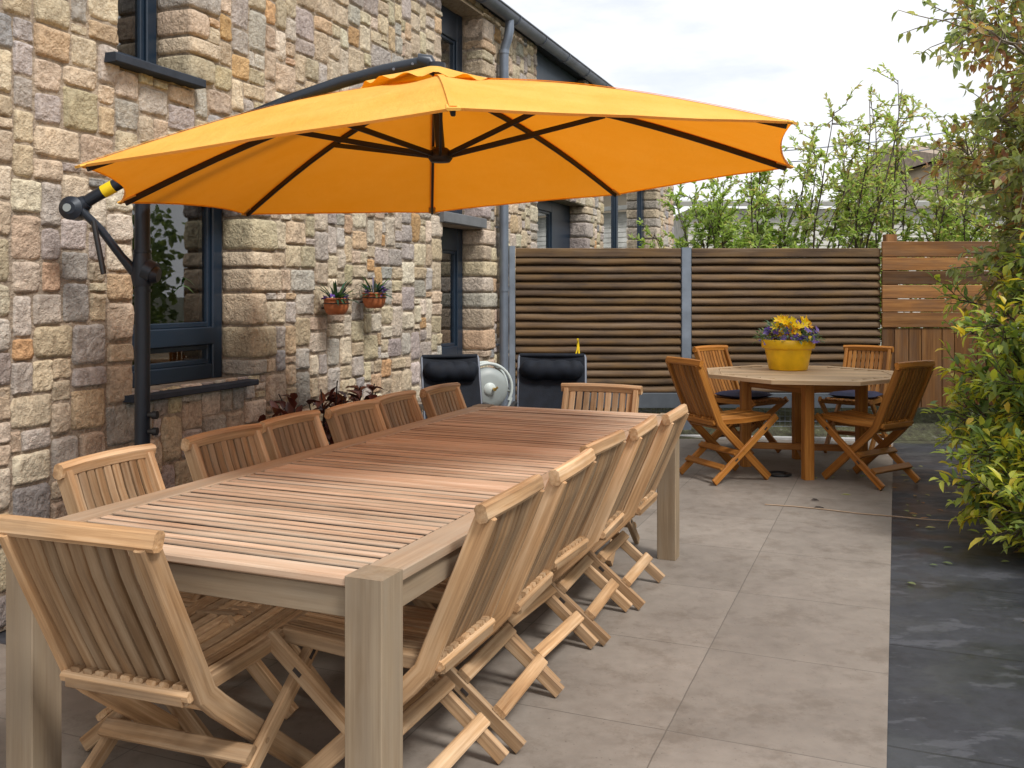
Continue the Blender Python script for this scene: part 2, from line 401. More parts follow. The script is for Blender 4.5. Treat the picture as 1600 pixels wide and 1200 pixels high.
# bank under the fence, with pale kerb in front
def wedge(name, x0, x1, y0, y1, y2, z0, z1, mat):
    mb = MB(); nx, ny = 90, 12; vs = []; fs = []
    for i in range(nx + 1):
        for j in range(ny + 1):
            x = x0 + (x1 - x0) * i / nx; q = j / ny; y = y0 + (y2 - y0) * q
            k = min(1, (y - y0) / (y1 - y0)); z = z0 + (z1 - z0) * k
            z += .05 * noise.noise(Vector((x * 3, y * 3, 1))) * min(1, q * 3) + .025 * noise.noise(Vector((x * 11, y * 11, 4))) * min(1, q * 3)
            vs.append((x, y, z))
    for i in range(nx):
        for j in range(ny): fs.append((i * (ny + 1) + j, (i + 1) * (ny + 1) + j, (i + 1) * (ny + 1) + j + 1, i * (ny + 1) + j + 1))
    mb.add(vs, fs, None, .5, True)
    return tag(mb.build(name, mat), kind='structure')
wedge('earth_bank', -.1, 9, 8.86, 9.3, 14, -.012, .2, M['earth'])
mb = MB(); mb.board([(1.2, 9.0, .012), (2.3, 8.86, .012), (3.5, 8.72, .012)], (0, 0, 1), .035, .05, .006); tag(mb.build('kerb', M['kerb']), kind='structure')

# ------------------------------------------------------------------ stone house  (local x = along wall, local -y = towards the terrace)
WA = .375
P0 = Vector((-.031, 9.05, 0))
house = empty('stone_house', P0, PI / 2 - WA, 'two storey house of tan rubble stone with navy window frames and a zinc gutter', 'house')
def wl(s, off, z): # wall coordinates -> world
    return Vector((P0.x + math.sin(WA) * s + math.cos(WA) * off, P0.y + math.cos(WA) * s - math.sin(WA) * off, z))
OPEN = dict(W1=(-4.89, -3.985, .90, 1.99), W2=(-4.985, -4.51, 2.50, 3.75), W3=(-1.485, -.635, .80, 1.965), W4=(-1.485, -.64, 2.055, 3.9),
            W5=(.80, 2.46, 2.85, 3.98), W6=(.82, 2.54, .1, 2.45), W7=(3.335, 6.4, .1, 3.25))
S0, S1, Z1 = -8.2, 7.8, 3.98
wall = MB(); tint = []
PAL = [((.44, .36, .262), 5), ((.49, .41, .30), 5), ((.46, .365, .275), 3.5), ((.35, .31, .28), 2.4), ((.37, .335, .305), 3), ((.46, .29, .15), .7), ((.54, .47, .375), 4),
       ((.43, .365, .25), 2), ((.28, .265, .26), .9), ((.42, .38, .335), 3), ((.47, .34, .225), 1.4)]
PW = sum(w_ for _, w_ in PAL)
def pick():
    x = R.random() * PW
    for c, w_ in PAL:
        x -= w_
        if x <= 0: break
    k = R.uniform(1.02, 1.34); return tuple(min(.74, q * k * R.uniform(.96, 1.04)) for q in c)
MORT = (.37, .305, .24)
def wadd(vs, fs, col, smooth=False):
    wall.add(vs, fs, None, .5, smooth); tint.extend([col] * len(vs))
def wbox(lo, hi, col):
    x0, y0, z0 = lo; x1, y1, z1 = hi
    vs = [(x0, y0, z0), (x1, y0, z0), (x1, y1, z0), (x0, y1, z0), (x0, y0, z1), (x1, y0, z1), (x1, y1, z1), (x0, y1, z1)]
    wadd(vs, [(0, 3, 2, 1), (4, 5, 6, 7), (0, 1, 5, 4), (1, 2, 6, 5), (2, 3, 7, 6), (3, 0, 4, 7)], col)
# mortar body, cut at the openings
xs = sorted({S0, S1} | {q for o in OPEN.values() for q in o[:2]}); zs = sorted({0, Z1} | {q for o in OPEN.values() for q in o[2:]})
TH = .34
for i in range(len(xs) - 1):
    run = None
    for j in range(len(zs) - 1):
        cx, cz = (xs[i] + xs[i + 1]) / 2, (zs[j] + zs[j + 1]) / 2
        hole = any(o[0] < cx < o[1] and o[2] < cz < o[3] for o in OPEN.values())
        if not hole:
            if run is None: run = zs[j]
        if (hole or j == len(zs) - 2) and run is not None:
            top = zs[j] if hole else zs[j + 1]
            wbox((xs[i] + (.016 if any(abs(xs[i] - o[1]) < 1e-6 for o in OPEN.values()) else 0), .009, run), (xs[i + 1], TH, top), MORT); run = None
def rock(x0, x1, z0, z1, dep, nu, nv, seed, side=None):
    """one dressed rubble stone; side = (depth) for a quoin whose left face shows in a reveal"""
    hw, hh = (x1 - x0) / 2, (z1 - z0) / 2; cx, cz = (x0 + x1) / 2, (z0 + z1) / 2
    pw = R.choice((8, 12, 18)); vs = []; fs = []; tilt = R.uniform(-.045, .045); tz = R.uniform(-.045, .045)
    nA = nu + 1; rows = []
    def vert(u, v):
        m = max(abs(u), abs(v)); r = (abs(u) ** pw + abs(v) ** pw) ** (1 / pw) if m > 1e-6 else 1
        k = m / r if m > 1e-6 else 1
        ed = 1 + .09 * noise.noise(Vector((u * 1.7 + seed, v * 1.7, seed * .37))) * m
        x = cx + u * hw * k * min(1.06, ed); z = cz + v * hh * k * min(1.06, ed)
        y = -dep * (1 - m ** 14) - (u * tilt * hw + v * tz * hh) * (1 - m ** 12)
        q1 = noise.noise(Vector((x * 9, seed, z * 9))); q2 = abs(noise.noise(Vector((x * 21, seed + 3, z * 21))))
        y -= (.009 * q1 - .013 * q2 + .005 * noise.noise(Vector((x * 45, seed, z * 45)))) * (1 - m ** 22)
        y += .004 * m ** 14 + .012 * m ** 40
        return (x, y, z)
    for j in range(nv + 1):
        for i in range(nu + 1):
            u = -1 + 2 * i / nu; v = -1 + 2 * j / nv
            # crowd samples to the rim
            u = math.copysign(abs(u) ** .5, u); v = math.copysign(abs(v) ** .5, v)
            vs.append(vert(u, v))
    for j in range(nv):
        for i in range(nu):
            fs.append((j * nA + i, j * nA + i + 1, (j + 1) * nA + i + 1, (j + 1) * nA + i))
    wadd(vs, fs, pick(), True)
def quoin(x0, x1, z0, z1, depth, seed):
    """corner block: rounded box with front (-y) and left (-x) faces showing"""
    n = 6; vs = []; idx = {}; fs = []
    cx, cy, cz = (x0 + x1) / 2, depth / 2, (z0 + z1) / 2; h = (x1 - x0) / 2, depth / 2 + .008, (z1 - z0) / 2
    def key(i, j, k):
        if (i, j, k) in idx: return idx[i, j, k]
        p = []
        for q in (i, j, k):
            u = -1 + 2 * q / n; p.append(math.copysign(abs(u) ** .55, u))
        pw = 12.; m = max(map(abs, p)); r = sum(abs(q) ** pw for q in p) ** (1 / pw); kk = m / r
        v = [cx + p[0] * h[0] * kk, cy - .010 + p[1] * h[1] * kk, cz + p[2] * h[2] * kk]
        nz = .009 * noise.noise(Vector((v[0] * 12 + seed, v[1] * 12, v[2] * 12))) + .006 * noise.noise(Vector((v[0] * 32 + seed, v[1] * 32, v[2] * 32)))
        v[0] -= nz if p[0] < 0 else 0; v[1] -= nz
        idx[i, j, k] = len(vs); vs.append(tuple(v)); return idx[i, j, k]
    for a in range(n):
        for b in range(n):
            fs.append((key(a, 0, b), key(a + 1, 0, b), key(a + 1, 0, b + 1), key(a, 0, b + 1)))
            fs.append((key(0, a + 1, b), key(0, a, b), key(0, a, b + 1), key(0, a + 1, b + 1)))
            fs.append((key(a, b, n), key(a + 1, b, n), key(a + 1, b + 1, n), key(a, b + 1, n)))
            fs.append((key(a + 1, b, 0), key(a, b, 0), key(a, b + 1, 0), key(a + 1, b + 1, 0)))
    wadd(vs, fs, pick(), True)
CU, CV = .0505, .0475
NX, NZ = int((S1 - S0) / CU), int(Z1 / CV)
occ = [[False] * NZ for _ in range(NX)]
def sc(i): return S0 + (S1 - S0) * i / NX
def zc(j): return Z1 * j / NZ
for o in OPEN.values():
    for i in range(NX):
        for j in range(NZ):
            if o[0] - .012 < sc(i + .5) < o[1] + .012 and o[2] - .01 < zc(j + .5) < o[3] + .01: occ[i][j] = True
SLAB = (-1.54, -.62, 1.955, 2.065)
for i in range(NX):
    for j in range(NZ):
        if SLAB[0] < sc(i + .5) < SLAB[1] and SLAB[2] < zc(j + .5) < SLAB[3]: occ[i][j] = True
G_ = .0055
for nme, o in OPEN.items():
    i0 = min(i for i in range(NX) if sc(i + .5) > o[1] + .012)
    j = min(jj for jj in range(NZ) if zc(jj + .5) > o[2] - .01); k = 0
    jend = max(jj for jj in range(NZ) if zc(jj + .5) < o[3] + .01) + 1
    if nme in ('W3',): jend += 0
    while j < jend:
        hcell = min(R.choice((2, 3, 3, 4)), jend - j)
        wcell = (5 if k % 2 else 3) + R.choice((0, 0, 1)); k += 1
        if hcell >= 1 and not any(occ[min(NX - 1, i0 + a)][min(NZ - 1, j + b)] for a in range(wcell) for b in range(hcell)):
            zA, zB = max(zc(j), o[2]) if k == 1 else zc(j), zc(j + hcell)
            quoin(o[1] + .002, sc(i0 + wcell) - G_, zA + G_, zB - G_, .215, R.random() * 99)
            for a in range(wcell):
                for b in range(hcell): occ[i0 + a][j + b] = True
        j += hcell
def wz(x, z):  # slow wander of the courses
    return (x + .016 * noise.noise(Vector((x * 1.3, z * 2.1, 3.3))), z + .020 * noise.noise(Vector((x * 1.1, z * 1.6, 9.1))))
SH = [((3, 3), 5), ((4, 3), 5.5), ((5, 3), 3), ((4, 4), 3.5), ((3, 4), 3), ((5, 4), 1.8), ((2, 3), 2.5), ((3, 2), 2.5), ((4, 2), 1.8), ((2, 2), 2.2), ((6, 4), .5), ((2, 4), .9), ((2, 1), 1.), ((1, 2), .8), ((3, 5), .5)]
def blocked(i, j): return i < 0 or j < 0 or i >= NX or j >= NZ or occ[i][j]
near = lambda s_: s_ < -2.2
for j in range(NZ):
    for i in range(NX):
        if occ[i][j]: continue
        run = 0
        while i + run < NX and not occ[i + run][j] and run < 6: run += 1
        cand = [(q, w_) for q, w_ in SH if q[0] <= run and all(not blocked(i + a, j + b) for a in range(q[0]) for b in range(q[1]))]
        # avoid leaving a one-cell sliver
        cand2 = [(q, w_) for q, w_ in cand if run - q[0] != 1]
        cand = cand2 or cand
        if cand:
            x = R.random() * sum(w_ for _, w_ in cand)
            for q, w_ in cand:
                x -= w_
                if x <= 0: break
        else: q = (run if run < 3 else 2, 1)
        for a in range(q[0]):
            for b in range(q[1]): occ[i + a][j + b] = True
        a0, a1, b0, b1 = sc(i), sc(i + q[0]), zc(j), zc(j + q[1])
        sn = [False] * 2
        for o in OPEN.values():
            if b1 > o[2] + .02 and b0 < o[3] - .02:
                if abs(a1 - o[0]) < .06: a1 = o[0] + .004; sn[1] = True
        x0, z0 = wz(a0, b0); x1, z1 = wz(a1, b1)
        if sn[1]: x1 = a1
        g = R.uniform(.002, .006)
        if x1 - x0 < .03 or z1 - z0 < .03: continue
        d = R.uniform(.004, .013) * min(1, (x1 - x0) / .12)
        nu, nv = (12, 10) if near(a0) else (7, 7)
        if a1 < -6.4: nu = nv = 4
        rock(x0 + g, x1 - g, z0 + g, z1 - g, d, nu, nv, R.random() * 99)
        # sliver fill stones in joints are left to the mortar
# other faces of the building, plain
wbox((S0, .34, 0), (S0 + .3, 6, Z1), MORT); wbox((S1 - .3, .34, 0), (S1, 6, Z1), MORT); wbox((S0 + .3, 5.7, 0), (S1 - .3, 6, Z1), MORT)
for xx in (S0, S1 - .3):   # gables
    vs = [(xx, .02, Z1), (xx + .3, .02, Z1), (xx + .3, 6, Z1), (xx, 6, Z1), (xx, 3, 6.05), (xx + .3, 3, 6.05)]
    wadd(vs, [(0, 1, 5, 4), (3, 4, 5, 2), (0, 4, 3), (1, 2, 5)], MORT)
wo = wall.build('wall', M['stone'], house)
ta = wo.data.attributes.new('tint', 'FLOAT_COLOR', 'POINT'); ta.data.foreach_set('color', [c for q in tint for c in (*q, 1.)])
# inside floor between the storeys
mb = MB(); mb.box((S0 + .31, .36, 2.0), (S1 - .31, 5.69, 2.12)); mb.box((S0 + .31, .36, .01), (S1 - .31, 5.69, .05)); mb.box((S0 + .31, 2.6, .06), (S1 - .31, 2.7, 1.99)); mb.box((S0 + .31, 2.6, 2.13), (S1 - .31, 2.7, 3.97)); mb.build('inner_room', M['plaster'], house)
# roof: two slopes
mb = MB()
for sgn in (0, 1):
    ya, yb = (-.06, 3.0) if sgn == 0 else (6.1, 3.0)
    za, zb = 4.03, 6.14
    vs = [(S0 - .1, ya, za), (S1 + .1, ya, za), (S1 + .1, yb, zb), (S0 - .1, yb, zb), (S0 - .1, ya, za + .06), (S1 + .1, ya, za + .06), (S1 + .1, yb, zb + .06), (S0 - .1, yb, zb + .06)]
    mb.add(vs, [(0, 3, 2, 1), (4, 5, 6, 7), (0, 1, 5, 4), (1, 2, 6, 5), (2, 3, 7, 6), (3, 0, 4, 7)])
mb.build('roof', M['roof'], house)
mb = MB(); mb.box((S0, -.05, 3.985), (S1 + .05, .3, 4.02)); mb.build('fascia_board', M['slate_sill'], house)
# half-round gutter
mb = MB(); seg = 12; vs = []; nseg = 44
for q in range(nseg + 1):
    x = S0 + (S1 + .12 - S0) * q / nseg
    for rr in (.07, .063):
        for k in range(seg + 1):
            an = PI + PI * k / seg
            vs.append((x, -.13 + rr * math.cos(an), 3.985 + rr * math.sin(an)))
n2 = 2 * (seg + 1)
fs = []
for q in range(nseg):
    for k in range(seg):
        a = q * n2 + k; fs.append((a, a + 1, a + n2 + 1, a + n2)); b = a + seg + 1; fs.append((b + 1, b, b + n2, b + n2 + 1))
fs.append(tuple(range(0, seg + 1)) + tuple(range(2 * seg + 1, seg, -1)))
mb.add(vs, fs, None, .5, True)
mb.tube([(S0, -.203, 3.988), (S1 + .12, -.203, 3.988)], .009, 8)
for x in [S0 + .5 + .75 * k for k in range(21)]:   # brackets
    mb.tube([(x, -.13 + .075 * math.cos(PI + PI * k / 8), 3.985 + .075 * math.sin(PI + PI * k / 8)) for k in range(9)], .006, 6)
mb.build('gutter', M['zinc_dark'], house)
mb = MB()
px = -.31
mb.tube([(px, -.13, 3.93), (px, -.13, 3.84), (px, -.115, 3.76), (px - .0, -.085, 3.68), (px, -.075, 3.6), (px, -.075, 2.2), (px, -.075, .02)], .043, 14)
for z in (3.62, 2.6, 1.4, .5): mb.tube([(px, -.075, z), (px, -.075, z + .035)], .049, 14)
for z in (3.3, 2.0, .9): mb.tube([(px, -.075, z), (px, .02, z)], .012, 6)
mb.build('downpipe', M['zinc'], house)

def window(o, wide_right=0., fmat='navy', fw=.085, fd=.07, depth=.2, mull=(), trans=(), wide_left=0., sill=None, sillmat='slate_sill', head=0., name='window', curtain=()):
    x0, x1, z0, z1 = o; y0, y1 = depth, depth + fd
    mb = MB()
    mb.box((x0 + .002, y0, z0 + .002), (x0 + fw + wide_left, y1, z1 - .002), .006, 2); mb.box((x1 - fw - wide_right, y0, z0 + .002), (x1 - .002, y1, z1 - .002), .006, 2)
    xa, xb = x0 + fw + wide_left, x1 - fw - wide_right
    mb.box((xa, y0 + .002, z0 + .002), (xb, y1, z0 + fw), .006, 0); mb.box((xa, y0 + .002, z1 - fw - head), (xb, y1, z1 - .002), .006, 0)
    zs_ = [z0 + fw] + [q for tr in trans for q in (tr - .05, tr + .05)] + [z1 - fw - head]
    xs_ = [xa] + [q for mu in mull for q in (mu - .045, mu + .045)] + [xb]
    for tr in trans: mb.box((xa, y0 - .006, tr - .05), (xb, y1, tr + .05), .006, 0)
    for mu in mull: mb.box((mu - .045, y0 - .004, z0 + fw), (mu + .045, y1, z1 - fw - head), .006, 2)
    # sash rims, set back
    for a in range(0, len(xs_), 2):
        for b in range(0, len(zs_), 2):
            xl, xr, zl, zh = xs_[a], xs_[a + 1], zs_[b], zs_[b + 1]; q = .028
            if xr - xl < .12: continue
            mb.box((xl, y0 + .018, zl), (xl + q, y1 - .005, zh), .004, 2); mb.box((xr - q, y0 + .018, zl), (xr, y1 - .005, zh), .004, 2)
            mb.box((xl + q, y0 + .018, zl), (xr - q, y1 - .005, zl + q), .004, 0); mb.box((xl + q, y0 + .018, zh - q), (xr - q, y1 - .005, zh), .004, 0)
    f = mb.build(name, M[fmat], house)
    for a in range(0, len(xs_), 2):
        for b in range(0, len(zs_), 2):
            xl, xr, zl, zh = xs_[a] + .028, xs_[a + 1] - .028, zs_[b] + .028, zs_[b + 1] - .028
            if xr - xl < .05: continue
            g = MB(); g.box((xl, y0 + .038, zl), (xr, y0 + .046, zh)); g.build('pane', M['glass'], f)
    if sill:
        g = MB(); g.box((sill[0], -sill[4], sill[2]), (sill[1], y0 - .002, sill[3]), .005, 0)
        g.build('window_sill', M[sillmat], f)
    if curtain:
        for (cx0, cx1, cz0, cz1) in curtain:
            g = MB(); n = 24; vs = []
            for k in range(n + 1):
                x = cx0 + (cx1 - cx0) * k / n; y = y1 + .105 + .012 * math.sin(k * 1.9)
                vs += [(x, y, cz0), (x, y, cz1)]
            g.add(vs, [(2 * k, 2 * k + 2, 2 * k + 3, 2 * k + 1) for k in range(n)], None, .5, True)
            g.build('curtain', M['curtain'], f)
    return f
W1 = window(OPEN['W1'], trans=(1.145,), sill=(-4.95, -4.015, .868, .899, .075), curtain=[(-4.10, -3.80, 1.16, 1.98), (-4.75, -3.80, .88, 1.10)])
W2 = window(OPEN['W2'], fw=.075, sill=(-5.08, -4.46, 2.455, 2.499, .075), curtain=[(-4.52, -4.36, 2.5, 3.7)])
W3 = window(OPEN['W3'], fw=.11, head=.09, curtain=[(-.95, -.2, .82, 1.95)])
W4 = window(OPEN['W4'], fw=.12, head=.13, sill=(-1.54, -.65, 1.967, 2.054, .045), sillmat='sill_stone', curtain=[(-.53, -.3, 2.15, 3.8)])
W5 = window(OPEN['W5'], depth=.07, fmat='navy_lit', fw=.11, wide_left=.32, head=.2, mull=(1.75,), curtain=[(1.0, 2.3, 2.9, 3.5)])
W6 = window(OPEN['W6'], fw=.13, wide_left=.3, wide_right=.55, curtain=[(1.85, 2.6, .2, 2.4)])
W7 = window(OPEN['W7'], fw=.16, wide_left=.3, mull=(4.75,), curtain=[(4.75, 5.9, .2, 3.1)])
mb = MB(); mb.box((-1.484, .005, 3.901), (-.641, .335, 3.93)); mb.build('soffit', M['soffit'], house)
# houseplant on the inside ledge of the large window
hp = empty('houseplant', wl(-4.285, -.36, 1.165), 0, 'green houseplant in a white pot behind the big ground floor window', 'plant')

# ------------------------------------------------------------------ plants
def leafset(mb, items, fold=.25, droop=.15):
    """items: (pos, dir, up, length, width, bt)"""
    for p, d, u, L, w_, bt in items:
        d = d.normalized(); s_ = d.cross(u)
        if s_.length < 1e-4: s_ = d.orthogonal()
        s_.normalize(); n = s_.cross(d)
        a = p; m1 = p + d * L * .35 - n * L * .02; m2 = p + d * L * .7 - n * L * droop * .4; e = p + d * L - n * L * droop
        vs = [a, m1 + s_ * w_ * .5 + n * w_ * fold, m1, m1 - s_ * w_ * .5 + n * w_ * fold, m2 + s_ * w_ * .38 + n * w_ * fold * .8, m2, m2 - s_ * w_ * .38 + n * w_ * fold * .8, e]
        mb.add(vs, [(0, 2, 1), (0, 3, 2), (1, 2, 5, 4), (2, 3, 6, 5), (4, 5, 7), (5, 6, 7)], None, bt, True)
def rdir(zb=0.):
    v = Vector((R.gauss(0, 1), R.gauss(0, 1), R.gauss(0, 1))).normalized(); v.z += zb; return v.normalized()
def wander(p, d, length, n, jit, grav=0.):
    pts = [Vector(p)]; d = Vector(d).normalized()
    for k in range(n):
        d = (d + rdir() * jit + Vector((0, 0, grav))).normalized(); pts.append(pts[-1] + d * (length / n))
    return pts
def at(pts, q):
    q = q * (len(pts) - 1); i = min(int(q), len(pts) - 2); return pts[i].lerp(pts[i + 1], q - i), (pts[i + 1] - pts[i]).normalized()

# houseplant
mb = MB(); mb.lathe([(0, 0), (.052, 0), (.064, .1), (.058, .1), (.055, .085), (0, .085)], seg=20); mb.build('pot', M['white_pot'], hp)
mb = MB(); its = []
for k in range(3):
    st = wander((R.uniform(-.02, .02), R.uniform(-.02, .02), .08), (R.uniform(-.3, .3), R.uniform(-.3, .3), 1), .27 - .06 * k, 5, .12)
    mb.tube(st, .005, 6)
    for q in range(16):
        p, d = at(st, R.uniform(.35, 1)); dd = (rdir(.35)); its.append((p, dd, Vector((0, 0, 1)), R.uniform(.07, .13), .02, R.random()))
leafset(mb, its, .1, .45); mb.build('leaves', M['leaf_house'], hp)

# ------------------------------------------------------------------ wall pots
def wall_pot(s, z, sc_, label):
    c = wl(s, .115, z)
    r = empty('wall_planter', c, R.uniform(0, 6), label, 'planter', 'terracotta pots hung on the stone wall')
    g = MB(); g.lathe([(0, -.04), (.045, -.04), (.06, -.03), (.073, 0), (.076, .03), (.072, .05), (.078, .052), (.078, .062), (.066, .062), (.062, .045), (0, .04)], seg=24)
    p = g.build('pot', M['terracotta'], r)
    b = MB(); n_ = Vector((-math.cos(WA), math.sin(WA), 0)); rot = Matrix.Rotation(-r.rotation_euler.z, 3, 'Z')
    b.tube([rot @ (n_ * .06 + Vector((0, 0, .0))), rot @ (n_ * .125)], .006, 6)
    b.tube([Vector((.08 * math.cos(k * PI / 8), .08 * math.sin(k * PI / 8), .03)) for k in range(17)], .003, 5); b.build('bracket', M['black'], r)
    g = MB(); its = []
    for k in range(48):
        an = R.random() * 2 * PI; el = R.uniform(.05, 1.3); d = Vector((math.cos(an) * math.cos(el), math.sin(an) * math.cos(el), math.sin(el)))
        if (Matrix.Rotation(r.rotation_euler.z, 3, 'Z') @ d).dot(n_) > .5: continue
        its.append((Vector((math.cos(an) * .03, math.sin(an) * .03, .045)), d, Vector((0, 0, 1)), R.uniform(.09, .17), R.uniform(.013, .02), R.random()))
    leafset(g, its, .2, .35); g.build('foliage', M['leaf_pot'], r)
    g = MB(); its = []
    for k in range(9):
        an = R.random() * 2 * PI; p = Vector((math.cos(an) * R.uniform(.03, .085), math.sin(an) * R.uniform(.03, .085), R.uniform(.05, .085)))
        for q in range(5): its.append((p, rdir(.2), Vector((0, 0, 1)), .03, .024, R.random()))
    leafset(g, its); g.build('blossoms', M['petal_purple'], r)
    r.scale = (sc_,) * 3
wall_pot(-3.27, 1.29, 1.05, 'terracotta wall pot with violet flowers, lower and nearer of the two')
wall_pot(-2.79, 1.325, 1.05, 'terracotta wall pot of spiky green leaves, higher and farther of the two')

# red-leaved plant at the foot of the wall
rp = empty('red_leaf_plant', wl(-3.76, .34, 0), 0, 'low plant with dark red leaves growing at the foot of the stone wall', 'plant')
g = MB(); its = []; st_ = MB()
for k in range(38):
    ax = R.uniform(-.46, .46); base = Vector((math.sin(WA) * ax, math.cos(WA) * ax, 0))
    st = wander(base, (R.uniform(-.3, .3), R.uniform(-.3, .3), 1), R.uniform(.74, .9) - .3 * (ax / .55) ** 2, 5, .12); st_.tube(st, .004, 5)
    for q in range(24):
        p, d = at(st, R.uniform(.45, 1)); its.append((p, rdir(.1), Vector((0, 0, 1)), R.uniform(.06, .11), R.uniform(.035, .06), R.random()))
leafset(g, its); g.build('leaves', M['leaf_red'], rp); st_.build('stems', M['stem_dark'], rp)

# ------------------------------------------------------------------ folding chairs
def make_chair(mat, label):
    r = empty('folding_chair', (0, 0, 0), 0, label, 'chair')
    st_back = [(-.304, .83), (-.250, .70), (-.185, .55), (-.128, .415)]
    for s_ in (-1, 1):
        g = MB(); x = s_ * .180
        g.board([(x, y, z) for y, z in st_back] + [(x, -.085, .368), (x, .285, .018)], (0, 1, .5), .054, .025, .004)
        g.build('front_leg', mat, r)
        g = MB(); x = s_ * .206
        g.board([(x, .335, .45), (x, -.195, .019)], (0, -.6, .8), .046, .023, .004)
        g.tube([(x + s_ * .012, .045, .222), (x - s_ * .03, .045, .222)], .008, 8, .2)
        g.build('rear_leg', mat, r)
        for q in (.19, .66):
            b = MB(); c = Vector((x + s_ * .0118, .335 - .53 * q, .45 - .431 * q)); d = Vector((0, .53, .431)).normalized()
            b.board([c - d * .014, c + d * .014], (0, -.431, .53), .013, .003, .001); b.build('bolt_slot', M['stem_dark'], r)
    g = MB()
    g.board([(-.208, -.300, .838), (-.11, -.309, .842), (0, -.312, .843), (.11, -.309, .842), (.208, -.300, .838)], (0, .25, 1), .047, .034, .008, .8)
    g.build('top_rail', mat, r)
    g = MB()
    g.board([(-.176, -.148, .432), (.176, -.148, .432)], (0, 1, .25), .064, .026, .006, .75); g.build('lower_rail', mat, r)
    g = MB()
    n = 9
    for k in range(n):
        x = -.149 + .298 * k / (n - 1); bow = .014 * (1 - (x / .19) ** 2)
        g.board([(x, -.138 - bow * .4, .436), (x, -.180 - bow, .54), (x, -.225 - bow, .64), (x, -.268 - bow, .74), (x, -.301 - bow * .6, .824)], (1, 0, 0), .030, .013, .003, R.uniform(-.25, .4))
    g.build('backrest', mat, r)
    g = MB()
    for s_ in (-1, 1): g.board([(s_ * .160, -.17, .424), (s_ * .160, .1, .427), (s_ * .160, .315, .442)], (0, 0, 1), .04, .02, .004)
    g.board([(-.19, .32, .432), (.19, .32, .432)], (0, 1, 0), .03, .035, .005)
    g.board([(-.16, -.165, .418), (.16, -.165, .418)], (0, 1, 0), .03, .03, .004)
    g.board([(-.19, -.12, .385), (.19, -.12, .385)], (0, 1, 0), .024, .024, .008)
    for k in range(9):
        x = -.142 + .284 * k / 8
        g.board([(x, -.17, .446), (x, -.06, .438), (x, .08, .438), (x, .22, .446), (x, .325, .453), (x, .34, .446)], (1, 0, 0), .026, .013, .003)
    g.build('seat', mat, r)
    for y in (.01, -.105):
        z = .019 + (y + .195) * .813
        g = MB(); g.board([(-.214, y - .022, z + .027), (.214, y - .022, z + .027)], (0, 1, .813), .046, .02, .004); g.build('stretcher', mat, r)
    return r
def zrot(v): return math.atan2(v[1], v[0]) - PI / 2
ORD = ['first', 'second', 'third', 'fourth', 'fifth', 'sixth']
proto = make_chair(M['teak'], 'x')
chairs = [proto]
def put(o, loc, rz, label, group, scl=(1, 1, 1)):
    o.location = loc; o.rotation_euler = (0, 0, rz); o.scale = scl; o['label'] = label; o['group'] = group
G1 = 'folding teak chairs around the long table'
first = True
for k, (a, jr, db) in enumerate([(.52, .015, 0), (1.005, .05, -.01), (1.48, -.03, .025), (1.925, .055, -.005), (2.39, .02, -.035)]):
    o = proto if first else copy_tree(proto); first = False
    put(o, tb(a, .205 + db, 0), zrot(W_) + jr, '%s folding teak chair from the camera, on the open terrace side of the long table' % ORD[k], G1)
for k, (a, jr, db) in enumerate([(.545, .05, .0), (1.08, -.02, -.015), (1.555, .03, .01), (2.01, -.02, -.01), (2.46, .02, .012), (2.93, -.03, -.01)]):
    o = copy_tree(proto)
    put(o, tb(a, 1.04 + db, 0), zrot(-W_) + jr, '%s folding teak chair from the camera, on the house wall side of the long table' % ORD[k], G1)
o = copy_tree(proto); put(o, tb(.145, .70, 0), zrot(D) + .045, 'pale folding teak chair at the near head of the long table, back to the camera', G1, (1.10, 1.15, 1))
o = copy_tree(proto); put(o, tb(3.04, .50, 0), zrot(-D) + .02, 'folding teak chair alone at the far end of the long table, facing the camera', G1, (1.14, 1, 1))

protoO = make_chair(M['teak_orange'], 'x')
G2 = 'orange folding chairs around the octagonal table'
sets = [((1.555, 7.0), (.915, .40), 'orange folding chair nearest the long table, at the octagonal table'),
        ((2.655, 6.83), (-.57, .82), 'orange folding chair nearest the bush, its feet on the dark slate'),
        ((1.99, 8.22), (.6, -.8), 'orange folding chair behind the octagonal table, by the steel fence post'),
        ((3.04, 8.22), (-.6, -.8), 'orange folding chair behind the octagonal table, by the plank fence')]
for k, (p, f, lab) in enumerate(sets):
    o = protoO if k == 0 else copy_tree(protoO); put(o, (p[0], p[1], 0), zrot(f), lab, G2, (1.05,) * 3)
# cushions on the two far chairs
def cushion(p, f, lab):
    g = MB(); n = 10; vs = []; fs = []
    for j in range(2):
        for a in range(n + 1):
            for b in range(n + 1):
                u, v = -1 + 2 * a / n, -1 + 2 * b / n
                m = max(abs(u), abs(v)); r = (abs(u) ** 6 + abs(v) ** 6) ** (1 / 6) or 1; k = m / r if m else 1
                z = .025 + (1 if j else -1) * .026 * (1 - m ** 4) ** .5; vs.append((u * .2 * k, v * .2 * k, z))
    N = (n + 1) ** 2
    for j in range(2):
        for a in range(n):
            for b in range(n):
                q = j * N + a * (n + 1) + b; F_ = (q, q + n + 1, q + n + 2, q + 1); fs.append(F_ if j else F_[::-1])
    g.add(vs, fs, None, .5, True); o = g.build('seat_cushion', M['cushion']); o.location = (p[0] + f[0] * .06, p[1] + f[1] * .06, .476); o.rotation_euler = (0, 0, zrot(f))
    tag(o, lab, 'cushion', 'navy cushions on the far orange chairs')
cushion(sets[2][0], sets[2][1], 'dark cushion lying on the far left orange folding chair')
cushion(sets[3][0], sets[3][1], 'navy blue cushion lying on the far right orange folding chair')

